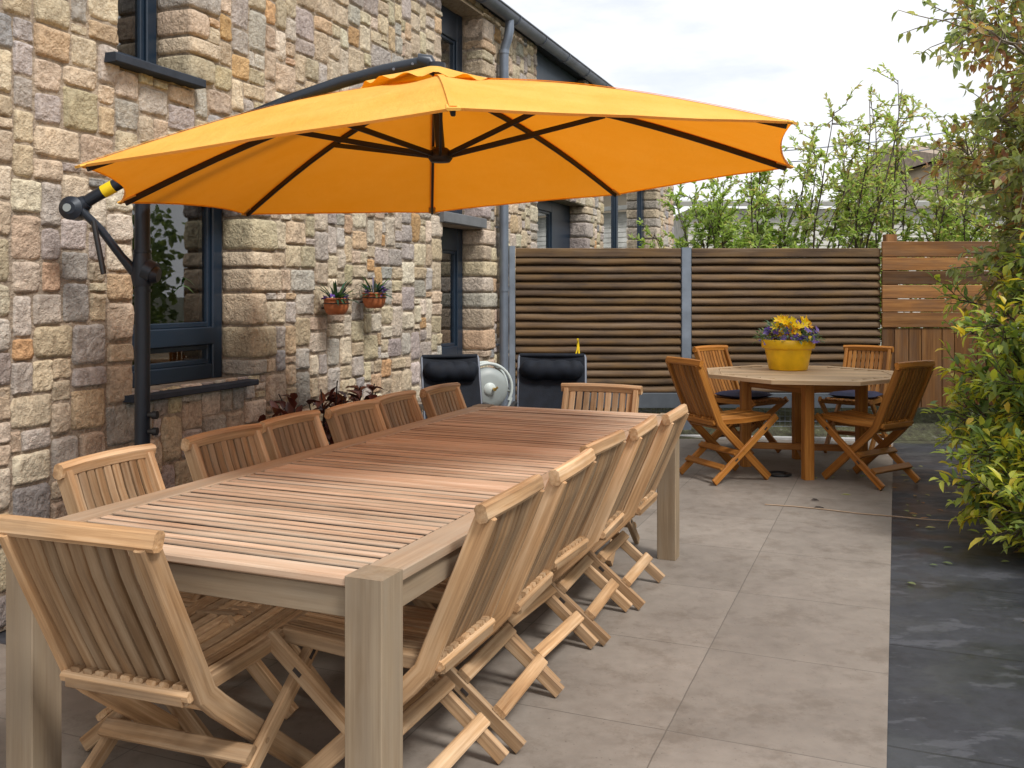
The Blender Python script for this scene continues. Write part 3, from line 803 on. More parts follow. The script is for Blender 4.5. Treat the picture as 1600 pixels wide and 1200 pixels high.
# ------------------------------------------------------------------ long table (local x = along, y = across)
L, WT, HT, LW = 3.09, 1.16, .75, .098
tbl = empty('dining_table', T0, PI / 2 - TA, 'long slatted teak dining table with square greyed legs beneath the yellow parasol', 'table')
for a in (0, L - LW):
    for b in (0, WT - LW):
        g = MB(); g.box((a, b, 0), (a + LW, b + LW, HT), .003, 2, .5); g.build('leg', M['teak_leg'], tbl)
g = MB(); bw = .098
g.box((LW + .002, .004, HT - .03), (L - LW - .002, bw, HT - .002), .003, 0, .65); g.box((LW + .002, WT - bw, HT - .03), (L - LW - .002, WT - .004, HT - .002), .003, 0, .55)
g.build('side_board', M['teak_round'], tbl)
g = MB()
y0, y1 = bw + .004, WT - bw - .004
yy0, yy1 = LW + .002, WT - LW - .002
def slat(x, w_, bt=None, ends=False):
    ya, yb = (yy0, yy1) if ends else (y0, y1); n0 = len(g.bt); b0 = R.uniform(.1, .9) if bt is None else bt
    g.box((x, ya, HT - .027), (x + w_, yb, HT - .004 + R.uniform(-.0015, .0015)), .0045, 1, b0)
    if bt is None:   # darkness of the gaps painted into the flanks of the slats
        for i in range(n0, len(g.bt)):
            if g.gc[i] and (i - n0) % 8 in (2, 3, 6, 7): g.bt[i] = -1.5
x = .006
slat(x, .07, .8, True); x += .079
div = [(.98, .075), (1.06, .075), (1.68, .075), (1.76, .075), (L - .08, .074)]
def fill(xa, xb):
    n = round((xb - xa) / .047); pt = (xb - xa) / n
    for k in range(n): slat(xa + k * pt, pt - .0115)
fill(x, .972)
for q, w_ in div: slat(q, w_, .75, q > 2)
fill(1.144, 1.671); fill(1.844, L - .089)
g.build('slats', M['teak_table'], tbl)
g = MB(); hb, ht = HT - .10, HT - .032
g.box((.02, LW + .001, hb), (.045, WT - LW - .001, ht), .002, 1, .5); g.box((L - .045, LW + .001, hb), (L - .02, WT - LW - .001, ht), .002, 1, .5)
g.box((LW + .001, .02, hb), (L - LW - .001, .045, ht), .002, 0, .5); g.box((LW + .001, WT - .045, hb), (L - LW - .001, WT - .02, ht), .002, 0, .5)
for x in (1.02, 1.72): g.box((x - .03, .047, hb + .01), (x + .03, WT - .047, ht), .002, 1, .4)
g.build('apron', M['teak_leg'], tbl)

# ------------------------------------------------------------------ octagonal table
OC = Vector((2.31, 7.42, 0)); ORr = .80; OH = .755
ot = empty('octagonal_table', OC, 0, 'octagonal greyed teak table carrying the yellow flower pot, set among four orange chairs', 'table')
g = MB(); a0 = math.radians(-123)
def octp(k, r): return Vector((math.cos(a0 + k * PI / 4) * r, math.sin(a0 + k * PI / 4) * r, 0))
def seg(k):   # border boards of the rim
    p, q, p2, q2 = octp(k, ORr), octp(k + 1, ORr), octp(k, ORr - .1), octp(k + 1, ORr - .1)
    vs = [Vector((v.x, v.y, z)) for z in (OH - .028, OH) for v in (p, q, q2, p2)]
    d = (q - p).normalized(); off = R.random() * 9
    gc = [((v - p).dot(d) + off, (v - p).cross(d).z, v.z) for v in vs]
    g.add(vs, [(0, 3, 2, 1), (4, 5, 6, 7), (0, 1, 5, 4), (2, 3, 7, 6), (1, 2, 6, 5), (3, 0, 4, 7)], gc, R.uniform(.3, .7))
for k in range(8): seg(k)
ri = (ORr - .104) * math.cos(PI / 8); ux = (octp(1, 1) - octp(0, 1)).normalized(); uy = Vector((-ux.y, ux.x, 0))
nb = 14
for k in range(nb):  # inner boards clipped to the octagon
    v = -ri + 2 * ri * (k + .5) / nb; hwid = ri / nb - .003
    ve = max(abs(v - hwid), abs(v + hwid)); half = min(ri, ri / math.cos(PI / 4) - ve * 1.0) if ve > ri * math.tan(PI / 8) else ri
    half = min(ri, ri * math.sqrt(2) - ve)
    g.board([ux * -half + uy * v + Vector((0, 0, OH - .014)), ux * half + uy * v + Vector((0, 0, OH - .014))], uy, hwid * 2, .024, .002)
g.build('tabletop', M['teak_oct'], ot)
lp = [Vector((-.11, -.47, 0)), Vector((.42, -.12, 0)), Vector((.08, .40, 0)), Vector((-.44, .06, 0))]
for p in lp:
    g = MB(); g.board([p + Vector((0, 0, 0)), p + Vector((0, 0, OH - .03))], (1, .1, 0), .075, .075, .006, .5); g.build('leg', M['teak_orange'], ot)
g = MB()
for k in range(4): g.board([lp[k] + (lp[(k + 1) % 4] - lp[k]) * .08 + Vector((0, 0, OH - .075)), lp[(k + 1) % 4] - (lp[(k + 1) % 4] - lp[k]) * .08 + Vector((0, 0, OH - .075))], (0, 0, 1), .085, .025, .004)
g.build('apron', M['teak_orange'], ot)
for k in (0, 1):
    g = MB(); d = (lp[k + 2] - lp[k]).normalized(); g.board([lp[k] + d * .036 + Vector((0, 0, .12 + .05 * k)), lp[k + 2] - d * .036 + Vector((0, 0, .12 + .05 * k))], (0, 0, 1), .05, .045, .005); g.build('stretcher', M['teak_orange'], ot)

# yellow pot with flowers
fp = empty('flower_pot', (2.275, 7.70, OH), 0, 'yellow pot of yellow and purple flowers on the octagonal table', 'flower pot')
g = MB(); g.lathe([(0, 0), (.148, 0), (.155, .008), (.186, .165), (.187, .172), (.205, .176), (.212, .182), (.216, .245), (.212, .25), (.198, .25), (.192, .2), (0, .2)], seg=40); g.build('pot', M['yellow_pot'], fp)
g = MB(); g.lathe([(0, .215), (.194, .205)], seg=24); g.build('soil', M['soil'], fp)
g = MB(); its = []
for k in range(420):
    an = R.random() * 2 * PI; r = R.random() ** .6 * .25; lft = math.cos(an) < -.2
    p = Vector((math.cos(an) * r, math.sin(an) * r, .23 + R.random() * (.2 if lft else .14) * (1 - (r / .3) ** 2)))
    its.append((p, (Vector((math.cos(an), math.sin(an), .5)) + rdir() * .9), Vector((0, 0, 1)), R.uniform(.03, .07), R.uniform(.012, .026), R.random()))
leafset(g, its); g.build('foliage', M['leaf_grey'], fp)
def blooms(n, rmax, z0, z1, L_, w_, np_, cone, mat, name):
    g = MB(); its = []
    for k in range(n):
        an = R.random() * 2 * PI; r = R.random() ** .5 * rmax; p = Vector((math.cos(an) * r + .02, math.sin(an) * r, R.uniform(z0, z1) - .25 * r * r / .05 * .1))
        ax = (Vector((math.cos(an) * .7, math.sin(an) * .7 - .35, .8)) + rdir() * .3).normalized(); a_ = ax.orthogonal().normalized(); b_ = ax.cross(a_); tn = R.random()
        for q in range(np_):
            th = 2 * PI * q / np_ + R.random() * .3; d = a_ * math.cos(th) + b_ * math.sin(th) + ax * cone
            its.append((p, d, ax, L_ * R.uniform(.8, 1.2), w_, min(1, max(0, tn + R.uniform(-.2, .2)))))
    leafset(g, its, .15, .1); return g.build(name, mat, fp)
blooms(26, .16, .32, .41, .058, .026, 7, 1.0, M['petal_yellow'], 'yellow_blossoms')
blooms(24, .2, .27, .34, .04, .03, 5, .5, M['petal_yellow'], 'small_yellow_blossoms')
blooms(64, .23, .25, .385, .038, .032, 5, .4, M['petal_purple'], 'purple_blossoms')

# ------------------------------------------------------------------ cantilever parasol
UMB = [(-1.31, 2.83, 1.776), (-1.618, 3.86, 1.765), (-1.414, 4.95, 1.807), (-.468, 5.47, 1.862), (.579, 5.12, 1.93), (1.224, 4.10, 1.943), (.907, 3.01, 1.94), (-.155, 2.48, 1.881)]
MAST = Vector((-1.60, 4.045, 0))
um = empty('cantilever_parasol', MAST, 0, 'large yellow cantilever parasol on an anthracite pole, spread over the long table', 'parasol')
U = lambda v: Vector(v) - MAST
corners = [U(c) for c in UMB]; apex = U((-.33, 3.98, 2.30))
def cpt(k, q, r):
    """k panel, q 0..1 across, r 0..1 from apex to rim"""
    a, b = corners[k % 8], corners[(k + 1) % 8]
    def rib(c, r): v = apex.lerp(c, r); v.z += .045 * math.sin(PI * r) ; return v
    v = rib(a, r).lerp(rib(b, r), q)
    s_ = 4 * q * (1 - q)
    v.z -= .030 * s_ * r * (1 - r) * 2.2
    if r > .6:
        v.z += .006 * noise.noise(Vector((v.x * 2.5, v.y * 2.5, k * 5.))) * s_
        sc_ = (.05 if k == 1 else .010 if k not in (0, 5) else .045 if k == 0 else .026) * s_ * ((r - .6) / .4) ** 2
        c = apex.copy(); c.z = v.z - .1 * (1 - r); v = v.lerp(Vector((apex.x, apex.y, v.z + .28)), sc_)
    return v
g = MB(); nr, nq = 14, 10
for k in range(8):
    vs = [cpt(k, j / nq, .07 + .93 * i / nr) for i in range(nr + 1) for j in range(nq + 1)]
    fs = [(i * (nq + 1) + j, (i + 1) * (nq + 1) + j, (i + 1) * (nq + 1) + j + 1, i * (nq + 1) + j + 1) for i in range(nr) for j in range(nq)]
    g.add(vs, fs, None, .5, True)
    # hem
    rim = [cpt(k, j / nq, 1.) for j in range(nq + 1)]
    hem = [v + Vector((0, 0, -.007)) + (Vector((apex.x, apex.y, v.z)) - v).normalized() * .006 for v in rim]
    g.add(rim + hem, [(j, j + 1, nq + 2 + j, nq + 1 + j) for j in range(nq)], None, .5, True)
for k in range(8):   # stitched seams over the ribs
    pts = [cpt(k, 0, .07 + .925 * i / 12) + Vector((0, 0, .003)) for i in range(13)]
    sd_ = (pts[-1] - pts[0]).cross(Vector((0, 0, 1))).normalized()
    vs = [p_ + sd_ * q for p_ in pts for q in (-.011, .011)]
    g.add(vs, [(2 * i, 2 * i + 2, 2 * i + 3, 2 * i + 1) for i in range(12)], None, .5, True)
can = g.build('canopy', M['canopy'], um)
for c in corners:   # reinforcing pockets
    g = MB()
    d = (c - apex).normalized(); s_ = d.cross(Vector((0, 0, 1))).normalized()
    g.board([c - d * .07 + Vector((0, 0, .0)), c + d * .006 + Vector((0, 0, -.004))], s_, .04, .008, .003)
    g.build('corner_pocket', M['trim'], can)
g = MB(); n = 96; vs = [apex + Vector((0, 0, .06))]; rings = 5
for i in range(1, rings + 1):
    for j in range(n):
        an = 2 * PI * j / n; r = .31 * i / rings; wv = math.sin(j * 2 * PI / 6.0) * .010 * (i / rings) ** 3
        vs.append(apex + Vector((math.cos(an) * r, math.sin(an) * r, (.06 - r * .36) + wv)))
fs = [(0, 1 + j, 1 + (j + 1) % n) for j in range(n)]
for i in range(rings - 1):
    for j in range(n): fs.append((1 + i * n + j, 1 + (i + 1) * n + j, 1 + (i + 1) * n + (j + 1) % n, 1 + i * n + (j + 1) % n))
g.add(vs, fs, None, .5, True); g.build('vent_flap', M['canopy'], um)
hub = U((-.305, 3.98, 1.975))
g = MB(); g.lathe([(0, -.03), (.04, -.03), (.052, -.015), (.052, .012), (.03, .03), (0, .03)], hub, 20); g.build('hub', M['rib'], um)
g = MB(); g.tube([hub + Vector((0, 0, .02)), apex + Vector((0, 0, .0))], .02, 12); g.build('centre_post', M['anthracite'], um)
for k in range(8):
    g = MB(); pts = [cpt(k, 0, .03 + .955 * i / 10) + Vector((0, 0, -.016)) for i in range(11)]
    for i in range(10): pass
    g.board(pts, (0, 0, 1), .024, .014, .003); rb = g.build('rib', M['rib'], um)
    g = MB(); q = cpt(k, 0, .47) + Vector((0, 0, -.024)); d = (q - hub); d.z = 0; d.normalize()
    g.board([hub + d * .045, q], (0, 0, 1), .022, .013, .003); g.build('strut', M['rib'], um)
def ray(u, v, Y): return Vector(((u - 800) / F * Y, Y, H + (VH - v) / F * Y)) 
g = MB(); g.tube([(0, 0, .1), (0, 0, 1.83)], .0325, 18); g.build('pole', M['anthracite'], um)
g = MB()
for k in range(2):
    d = Vector((math.cos(k * PI / 2 + .4), math.sin(k * PI / 2 + .4), 0)); g.board([-d * .38 + Vector((0, 0, .03 + .012 * k)), d * .38 + Vector((0, 0, .03 + .012 * k))], d.cross(Vector((0, 0, 1))), .06, .03 - .012 * k + .012, .004)
g.lathe([(.034, .04), (.055, .045), (.05, .3), (.034, .31)], seg=18); g.build('base', M['anthracite'], um)
bend = [U(ray(*q)) for q in ((118, 326, 3.95), (150, 306, 3.952), (185, 287, 3.954), (280, 236, 3.96), (380, 187, 3.965), (460, 154, 3.97), (535, 128, 3.975), (600, 110, 3.978), (664, 97, 3.98))]
g = MB(); g.tube(bend, .026, 14); bo = g.build('boom', M['anthracite'], um)
g = MB(); e = bend[-1]; g.tube([e + Vector((-.03, 0, .006)), e + Vector((.018, 0, .0)), e + Vector((.024, 0, -.02)), apex + Vector((.012, 0, .035))], .031, 14)
g.tube([apex + Vector((.005, 0, .03)), apex + Vector((.005, 0, .065))], .042, 14); g.build('boom_elbow', M['anthracite'], um)
g = MB()
for q in (.05, .13): g.tube([e + Vector((-q, -.024, -q * .28)), e + Vector((-q, -.03, -q * .28))], .006, 8)
g.build('bolts', M['alu'], bo)
g = MB(); p = bend[0]
g.tube([p + Vector((-.005, -.035, 0)), p + Vector((-.005, .035, 0))], [.05, .05], 20); g.tube([p + Vector((0, 0, 0)), p + Vector((.05, 0, .03))], [.048, .03], 16)
g.tube([p + Vector((-.005, -.05, 0)), p + Vector((-.005, -.035, 0))], [.026, .05], 20); j = g.build('boom_joint', M['anthracite'], um)
g = MB(); g.tube([p + Vector((-.012, -.054, 0)), p + Vector((-.012, -.049, 0))], .017, 16); g.build('end_cap', M['reel'], j)
g = MB(); d = (bend[2] - bend[1]).normalized(); g.tube([bend[1] + d * .035, bend[1] + d * .085], .0275, 14); g.build('sticker', M['yellow'], bo)
hs = U(ray(226, 425, 4.02))
g = MB(); g.tube([Vector((0, 0, hs.z + .04 - .10)), Vector((0, 0, hs.z - .02)), Vector((0, 0, hs.z + .08))], [.039, .047, .037], 18)
g.tube([Vector((.02, -.01, hs.z + .01)), Vector((.055, -.012, hs.z - .005))], [.05, .045], 16); g.tube([Vector((.05, -.01, hs.z - .01)), Vector((.075, -.01, hs.z - .015))], [.044, .03], 16)
for z in (hs.z + .09, hs.z - .08): g.tube([Vector((0, 0, z - .006)), Vector((0, 0, z + .006))], .038, 16)
hou = g.build('crank_housing', M['anthracite'], um)
g = MB(); br0 = bend[0] + Vector((.03, -.02, -.005)); br1 = Vector((-.03, -.005, hs.z + .0)); g.tube([br0, br0.lerp(br1, .35) + Vector((.004, 0, .01)), br0.lerp(br1, .75), br1], [.017, .017, .018, .024], 12); g.build('brace', M['anthracite'], um)
g = MB(); q0 = U(ray(146, 345, 3.93)); q1 = U(ray(162, 428, 3.92)); g.tube([q0, q1], .0115, 10); g.build('crank_handle', M['black'], hou)
for v in (650, 676):
    g = MB(); z = H + (VH - v) / F * 4.0; g.tube([(.03, -.01, z), (.05, -.012, z)], .012, 10); g.tube([(.05, -.012, z), (.07, -.013, z)], .018, 12); g.build('clamp_knob', M['black'], um)

# ------------------------------------------------------------------ fence
FY = 9.07
fe = empty('louvre_fence', (1.8, FY, 0), 0, 'brown slatted fence of rounded horizontal boards between galvanised steel posts', 'fence')
def fpost(x, top, w_=.095):
    g = MB(); g.box((x - w_ / 2 - 1.8, -.05, 0), (x + w_ / 2 - 1.8, .05, top), .006, 2); g.build('post', M['galv'], fe)
def panel(x0, x1):
    g = MB(); z = 1.735; pitch = .0775; k = 0
    while z > .40:
        # rounded lap board, leaning so that its top tucks under the one above
        zz = z - .04; sec = [(.018, .035), (.0, .037), (-.018, .029), (-.034, .010), (-.041, -.010), (-.040, -.026), (-.028, -.036), (.012, -.030)]
        jz = R.uniform(-.004, .004); n = 24; vs = []; gc = []; L0 = R.random() * 50; oy = R.random() * 7
        for i in range(n + 1):
            x = x0 + (x1 - x0) * i / n
            for (y, dz) in sec:
                vs.append((x - 1.8, y, zz + dz + jz + .007 * noise.noise(Vector((x * 1.7, k * 3.1, 0))))); gc.append((L0 + x, oy + y, dz + k))
        m = len(sec); fs = [(i * m + j, (i + 1) * m + j, (i + 1) * m + (j + 1) % m, i * m + (j + 1) % m) for i in range(n) for j in range(m)]
        g.add(vs, fs, gc, R.random(), True); z -= pitch; k += 1
    g.board([(x0 - 1.8, -.02, 1.775), (x1 - 1.8, -.02, 1.775)], (0, 0, 1), .085, .04, .006, .7)
    g.box((x0 - 1.8, .022, .42), (x1 - 1.8, .03, 1.74), 0, 0, .0)
    g.build('slat_panel', M['slat'], fe)
fpost(.0, 1.84, .06); fpost(1.685, 1.825)
panel(.035, 1.634); panel(1.738, 3.562)
g = MB(); g.box((.62 - 1.8, -.065, .275), (1.632 - 1.8, -.01, .42), .004, 0); g.box((1.738 - 1.8, -.065, .275), (3.50 - 1.8, -.01, .42), .004, 0); g.build('bottom_beam', M['beam'], fe)
g = MB()
for k in range(60):
    x = .7 + k * .05 - 1.8
    g.tube([(x, .0, .02), (x, .0, .27)], .0022, 4, caps=False)
for k in range(5): g.tube([(.7 - 1.8, .0, .04 + k * .05), (3.6 - 1.8, .0, .04 + k * .05)], .0022, 4, caps=False)
g.build('wire_mesh', M['zinc_dark'], fe)
pf = empty('plank_fence', (4.6, FY - .04, 0), 0, 'plank fence of wide orange brown boards, half hidden by the bush', 'fence')
g = MB(); z = 1.885
for k, hgt in enumerate((.155, .13, .135, .135, .13, .15)):
    x = 3.565
    cuts = [3.568, 3.565 + R.uniform(.5, 1.3), 4.9 + R.uniform(-.1, .2), 5.5]
    shade = (.62, .75, .12, .95, .8, .55)[k]
    for a in range(3): g.board([(cuts[a] - 4.6 + .002, -.012, z - hgt / 2), (cuts[a + 1] - 4.6 - .002, -.012, z - hgt / 2)], (0, 0, 1), hgt - .006, .03, .004, min(1, max(0, shade + R.uniform(-.12, .12))))
    z -= hgt
g.build('horizontal_boards', M['plank'], pf)
g = MB(); x = 3.57; ztop = z - .004
while x < 5.4:
    w_ = R.choice((.12, .14, .2, .22)); g.board([(x + w_ / 2 - 4.6, 0, .28), (x + w_ / 2 - 4.6, 0, ztop)], (1, 0, 0), w_ - .006, .025, .003, R.uniform(.25, .55)); x += w_
g.build('vertical_boards', M['plank'], pf)
g = MB(); g.box((3.625 - 4.6, .03, .05), (3.735 - 4.6, .11, 1.955), .005, 2, .75); g.build('post', M['plank'], pf)

# ------------------------------------------------------------------ things by the wall: recliners, hose reel, strap
def recliner(loc, rz, label, wd):
    r = empty('reclining_chair', loc, rz, label, 'garden chair', 'black reclining chairs by the wall')
    hw = wd / 2
    back = [(-.06, .40), (-.16, .66), (-.25, .93)]           # local y forward
    g = MB()
    for s_ in (-1, 1):
        g.tube([(s_ * hw, y, z) for y, z in back] + [(s_ * hw * .97, -.262, .945)], .0095, 10); g.tube([(s_ * hw, .45, .42), (s_ * hw, -.06, .40)], .0095, 10)
        g.tube([(s_ * (hw + .02), .36, .62), (s_ * (hw + .02), -.28, .02)], .0095, 10); g.tube([(s_ * (hw + .02), -.16, .6), (s_ * (hw + .02), .38, .02)], .0095, 10)
    g.tube([(-hw, .45, .42), (hw, .45, .42)], .0095, 10)
    g.tube([(-hw - .02, -.28, .02), (hw + .02, -.28, .02)], .0095, 10); g.tube([(-hw - .02, .38, .02), (hw + .02, .38, .02)], .0095, 10)
    g.build('frame', M['alu'], r)
    def cloth(prof, name, th):
        g = MB(); n = 10; vs = []; m = len(prof)
        for i in range(n + 1):
            u = -1 + 2 * i / n
            for q, (y, z) in enumerate(prof): vs.append((u * (hw - .004), y - .018 * (1 - u * u), z + .004 * noise.noise(Vector((u * 3, q, 7)))))
        g.add(vs, [(i * m + j, (i + 1) * m + j, (i + 1) * m + j + 1, i * m + j + 1) for i in range(n) for j in range(m - 1)], None, .5, True)
        return g.build(name, M['black_fabric'], r)
    cloth([(back[0][0] + (back[2][0] - back[0][0]) * q / 8, .41 + .53 * q / 8) for q in range(9)], 'backrest', .01)
    cloth([(-.05 + .5 * q / 6, .405 + .015 * q / 6 - .02 * math.sin(PI * q / 6)) for q in range(7)], 'seat', .01)
    g = MB(); g.tube([(-hw * .97, -.262, .945), (hw * .97, -.262, .945)], .015, 10); g.build('top_hem', M['black_fabric'], r)
    g = MB(); n = 18
    pts = [(-hw * .93 + 2 * hw * .93 * k / n, -.205, .845 + .005 * math.sin(k * 1.3)) for k in range(n + 1)]
    rr = [.022 + .046 * min(1, math.sin(PI * (k + .25) / (n + .5)) * 3.5) + .002 * math.sin(k * 1.1) for k in range(n + 1)]
    g.tube(pts, rr, 16); g.build('headrest', M['black_fabric'], r)
    g = MB()
    for s_ in (-1, 1): g.board([(s_ * (hw + .02), -.17, .62), (s_ * (hw + .02), .37, .635)], (1, 0, 0), .04, .02, .006)
    g.build('armrests', M['black'], r)
recliner((-.37, 6.25, 0), math.radians(180 + 14), 'black reclining garden chair beside the stone wall, left of the hose reel', .40)
recliner((.265, 6.35, 0), math.radians(180 - 4), 'black reclining garden chair in front of the slatted fence, right of the grey downpipe', .47)
g = MB(); p = Vector((.475, 6.60, .93)); g.board([p, p + Vector((-.004, 0, .07)), p + Vector((-.012, 0, .135))], (1, 0, 0), .012, .006, .002); g.board([p + Vector((-.03, 0, 0)), p + Vector((-.014, 0, .06)), p + Vector((-.008, 0, .13))], (1, 0, 0), .010, .006, .002)
tag(g.build('strap', M['yellow']), 'narrow yellow strap standing up behind the right black reclining chair', 'strap')
hr = empty('hose_reel', (-.21, 7.72, 0), math.radians(20), 'grey hose reel beside the black reclining chair at the stone wall', 'hose reel')
rx = Matrix.Rotation(PI / 2, 3, 'X'); cz = .60
g = MB(); g.lathe([(0, .085), (.11, .08), (.16, .06), (.172, .04), (.172, -.02), (0, -.02)], (0, 0, cz), 36, mat=rx); g.build('drum_cover', M['reel'], hr)
g = MB(); g.lathe([(0, .098), (.045, .096), (.055, .08)], (0, 0, cz), 24, mat=rx); g.build('hub', M['reel_light'], hr)
g = MB(); g.tube([(.03, -.1, cz), (.03, -.13, cz)], .014, 12); g.tube([(.03, -.13, cz), (.05, -.14, cz + .02)], .009, 8); g.build('knob', M['brass'], hr)
g = MB(); pts = [(.205 * math.cos(math.radians(a)), .02, cz + .205 * math.sin(math.radians(a))) for a in range(-30, 171, 10)]
for dy in (-.035, .09): g.tube([(x * 1.02, dy, z) for x, _, z in pts], .013, 8)
for k in (2, 8, 14, 19): g.tube([(pts[k][0] * 1.02, -.035, pts[k][2]), (pts[k][0] * 1.02, .09, pts[k][2])], .010, 8)
g.tube([(.205, -.035, cz - .08), (.16, -.03, cz - .22)], .012, 8)
g.build('carry_frame', M['reel_light'], hr)
g = MB()
for s_ in (-1, 1): g.tube([(s_ * .05, -.02, cz - .12), (s_ * .17, -.09, .01)], .011, 8); g.tube([(s_ * .05, .06, cz - .12), (s_ * .17, .15, .01)], .011, 8)
g.build('legs', M['alu'], hr)
g = MB()
for k in range(5): g.tube([(.13 * math.cos(a * PI / 12), .0 + k * .022, cz + .13 * math.sin(a * PI / 12)) for a in range(25)], .012, 6)
g.build('hose', M['leaf_hedge'] if False else M['anthracite'], hr)

# small things on the floor
def rope():
    P = []
    for u, v in ((1195, 789), (1240, 792), (1290, 797), (1340, 803), (1400, 808), (1450, 813), (1490, 815), (1535, 811), (1575, 812)):
        Y = F * H / (v - VH); P.append(((u - 800) / F * Y, Y, .004))
    g = MB(); g.tube(P, .004, 6); return tag(g.build('rope', M['rope']), 'thin pale rope lying across the tiles and the dark slate', 'rope')
rope()
g = MB(); g.lathe([(.085, .0), (.1, .006), (.1, .014), (.08, .018), (.06, .012), (.055, .004)], (2.03, 7.12, 0), 28); tag(g.build('rubber_ring', M['black']), 'black ring lying on the tiles under the octagonal table', 'ring')
for k, (u, v) in enumerate(((1271, 795), (1267, 782))):
    Y = F * H / (v - VH); g = MB(); leafset(g, [(Vector(((u - 800) / F * Y, Y, .006)), Vector((1, .3 - .5 * k, .05)), Vector((0, 0, 1)), .085 - .03 * k, .03, .95)])
    tag(g.build('fallen_leaf', M['stem_dark']), ('larger dry brown leaf on the tiles beside the rope end', 'smaller dry brown leaf on the tiles behind the rope')[k], 'leaf', 'dry leaves on the tiles')

# ------------------------------------------------------------------ hedge behind the fence
def shrub(x, y, h, label, dens, brown):
    r = empty('hedge_shrub', (x, y, .1), R.random() * 6, label, 'shrub', 'slender shrubs behind the fence')
    st = MB(); its = []
    for k in range(R.choice((4, 5, 5))):
        base = Vector((R.uniform(-.2, .2), R.uniform(-.15, .15), 0)); pts = wander(base, (R.uniform(-.35, .35), R.uniform(-.25, .25), 1), h * R.uniform(.75, 1.05), 11, .2, .07)
        st.tube(pts, [.018 * (1 - .8 * i / 11) for i in range(12)], 6)
        for b in range(30):
            q = R.uniform(.22, 1); p, d = at(pts, q); bd = (d * .5 + rdir(.2)).normalized()
            tw = wander(p, bd, R.uniform(.2, .7) * (1.15 - .5 * q), 5, .35, .02); st.tube(tw, [.005, .0045, .004, .0035, .003, .002], 4, caps=False)
            for l in range(int(dens * (1.35 - .8 * q))):
                pp, dd = at(tw, R.uniform(.15, 1)); hb = min(1, max(0, R.gauss(.38 + brown * q, .2)))
                its.append((pp, (dd + rdir() * .9), Vector((0, 0, 1)) + rdir() * .5, R.uniform(.035, .082), R.uniform(.02, .04), hb))
    st.build('stems', M['stem'], r); g = MB(); leafset(g, its); g.build('foliage', M['leaf_hedge'], r)
HX = [(1068, 2.5), (1100, 2.75), (1136, 2.75), (1172, 3.0), (1218, 3.2), (1264, 3.4), (1308, 3.55), (1355, 3.6), (1400, 3.5), (1445, 3.35), (1490, 3.2), (1540, 3.2)]
for k, (u, h) in enumerate(HX):
    y = 10.6 + R.uniform(-.4, .5)
    ordn = ['first', 'second', 'third', 'fourth', 'fifth', 'sixth', 'seventh', 'eighth', 'ninth', 'tenth', 'eleventh', 'twelfth'][k]
    shrub((u - 800) / F * y, y, h * R.uniform(.93, 1.03), 'slender leafy shrub behind the fence, %s from the stone house' % ordn, 44 if k < 4 else 34, .06 if k < 4 else .32)
# pale lapped-board shed and neighbour's house beyond
sh = empty('garden_shed', (6.4, 17, 0), 0, 'pale garden shed clad in horizontal boards behind the slender shrubs', 'shed')
g = MB(); z = .3
while z < 2.95: g.board([(-3.2, .0, z), (3.2, .0, z)], (0, .1, 1), .1, .03, .004, R.random()); z += .095
g.box((-3.2, .02, .2), (3.2, 2.5, 2.9)); g.build('wall', plain('shed_board', (.55, .54, .5), .8, 0, .25, 6), sh)
g = MB(); vs = [(-3.4, -.2, 2.94), (3.4, -.2, 2.94), (3.4, 2.7, 3.25), (-3.4, 2.7, 3.25)]; g.add(vs + [(x, y, z + .08) for x, y, z in vs], [(0, 3, 2, 1), (4, 5, 6, 7), (0, 1, 5, 4), (1, 2, 6, 5), (2, 3, 7, 6), (3, 0, 4, 7)]); g.build('roof', plain('shed_roof', (.3, .3, .28), .8), sh)
nh = empty('neighbour_house', (14.0, 22, 0), 0, 'beige rendered house with a brown roof behind the tall tree', 'house')
g = MB(); g.box((-3.6, 0, 0), (6, 7, 4.6), 0, 0, .5); g.build('wall', plain('beige_render', (.5, .41, .3), .85, 0, .12, 3), nh)
g = MB(); vs = [(-3.9, -.4, 4.55), (6.3, -.4, 4.55), (6.3, 3.5, 5.4), (-3.9, 3.5, 5.4), (-3.9, 7.4, 4.55), (6.3, 7.4, 4.55)]; g.add(vs, [(0, 1, 2, 3), (3, 2, 5, 4), (0, 3, 4), (1, 5, 2)]); g.build('roof', plain('brown_tiles', (.3, .235, .18), .8, 0, .3, 8, .3), nh)
g = MB(); g.box((-2.4, -.03, 1.2), (-1.2, .02, 2.6)); g.box((1.0, -.03, 1.2), (2.4, .02, 2.6)); g.build('window', M['navy'], nh)
for k, (z0, z1, lab) in enumerate(((3.75, 5.35, 'upper overhead cable running from the stone house towards the tall tree'), (3.6, 4.95, 'lower overhead cable running from the stone house towards the tall tree'))):
    a = wl(7.75, -.6, z0); b = Vector((13.0, 21.9, z1 + .3)); g = MB(); g.tube([a.lerp(b, i / 12) - Vector((0, 0, .5 * (1 - (2 * i / 12 - 1) ** 2) * .4)) for i in range(13)], .012, 6)
    tag(g.build('overhead_cable', M['zinc_dark']), lab, 'cable', 'overhead cables')

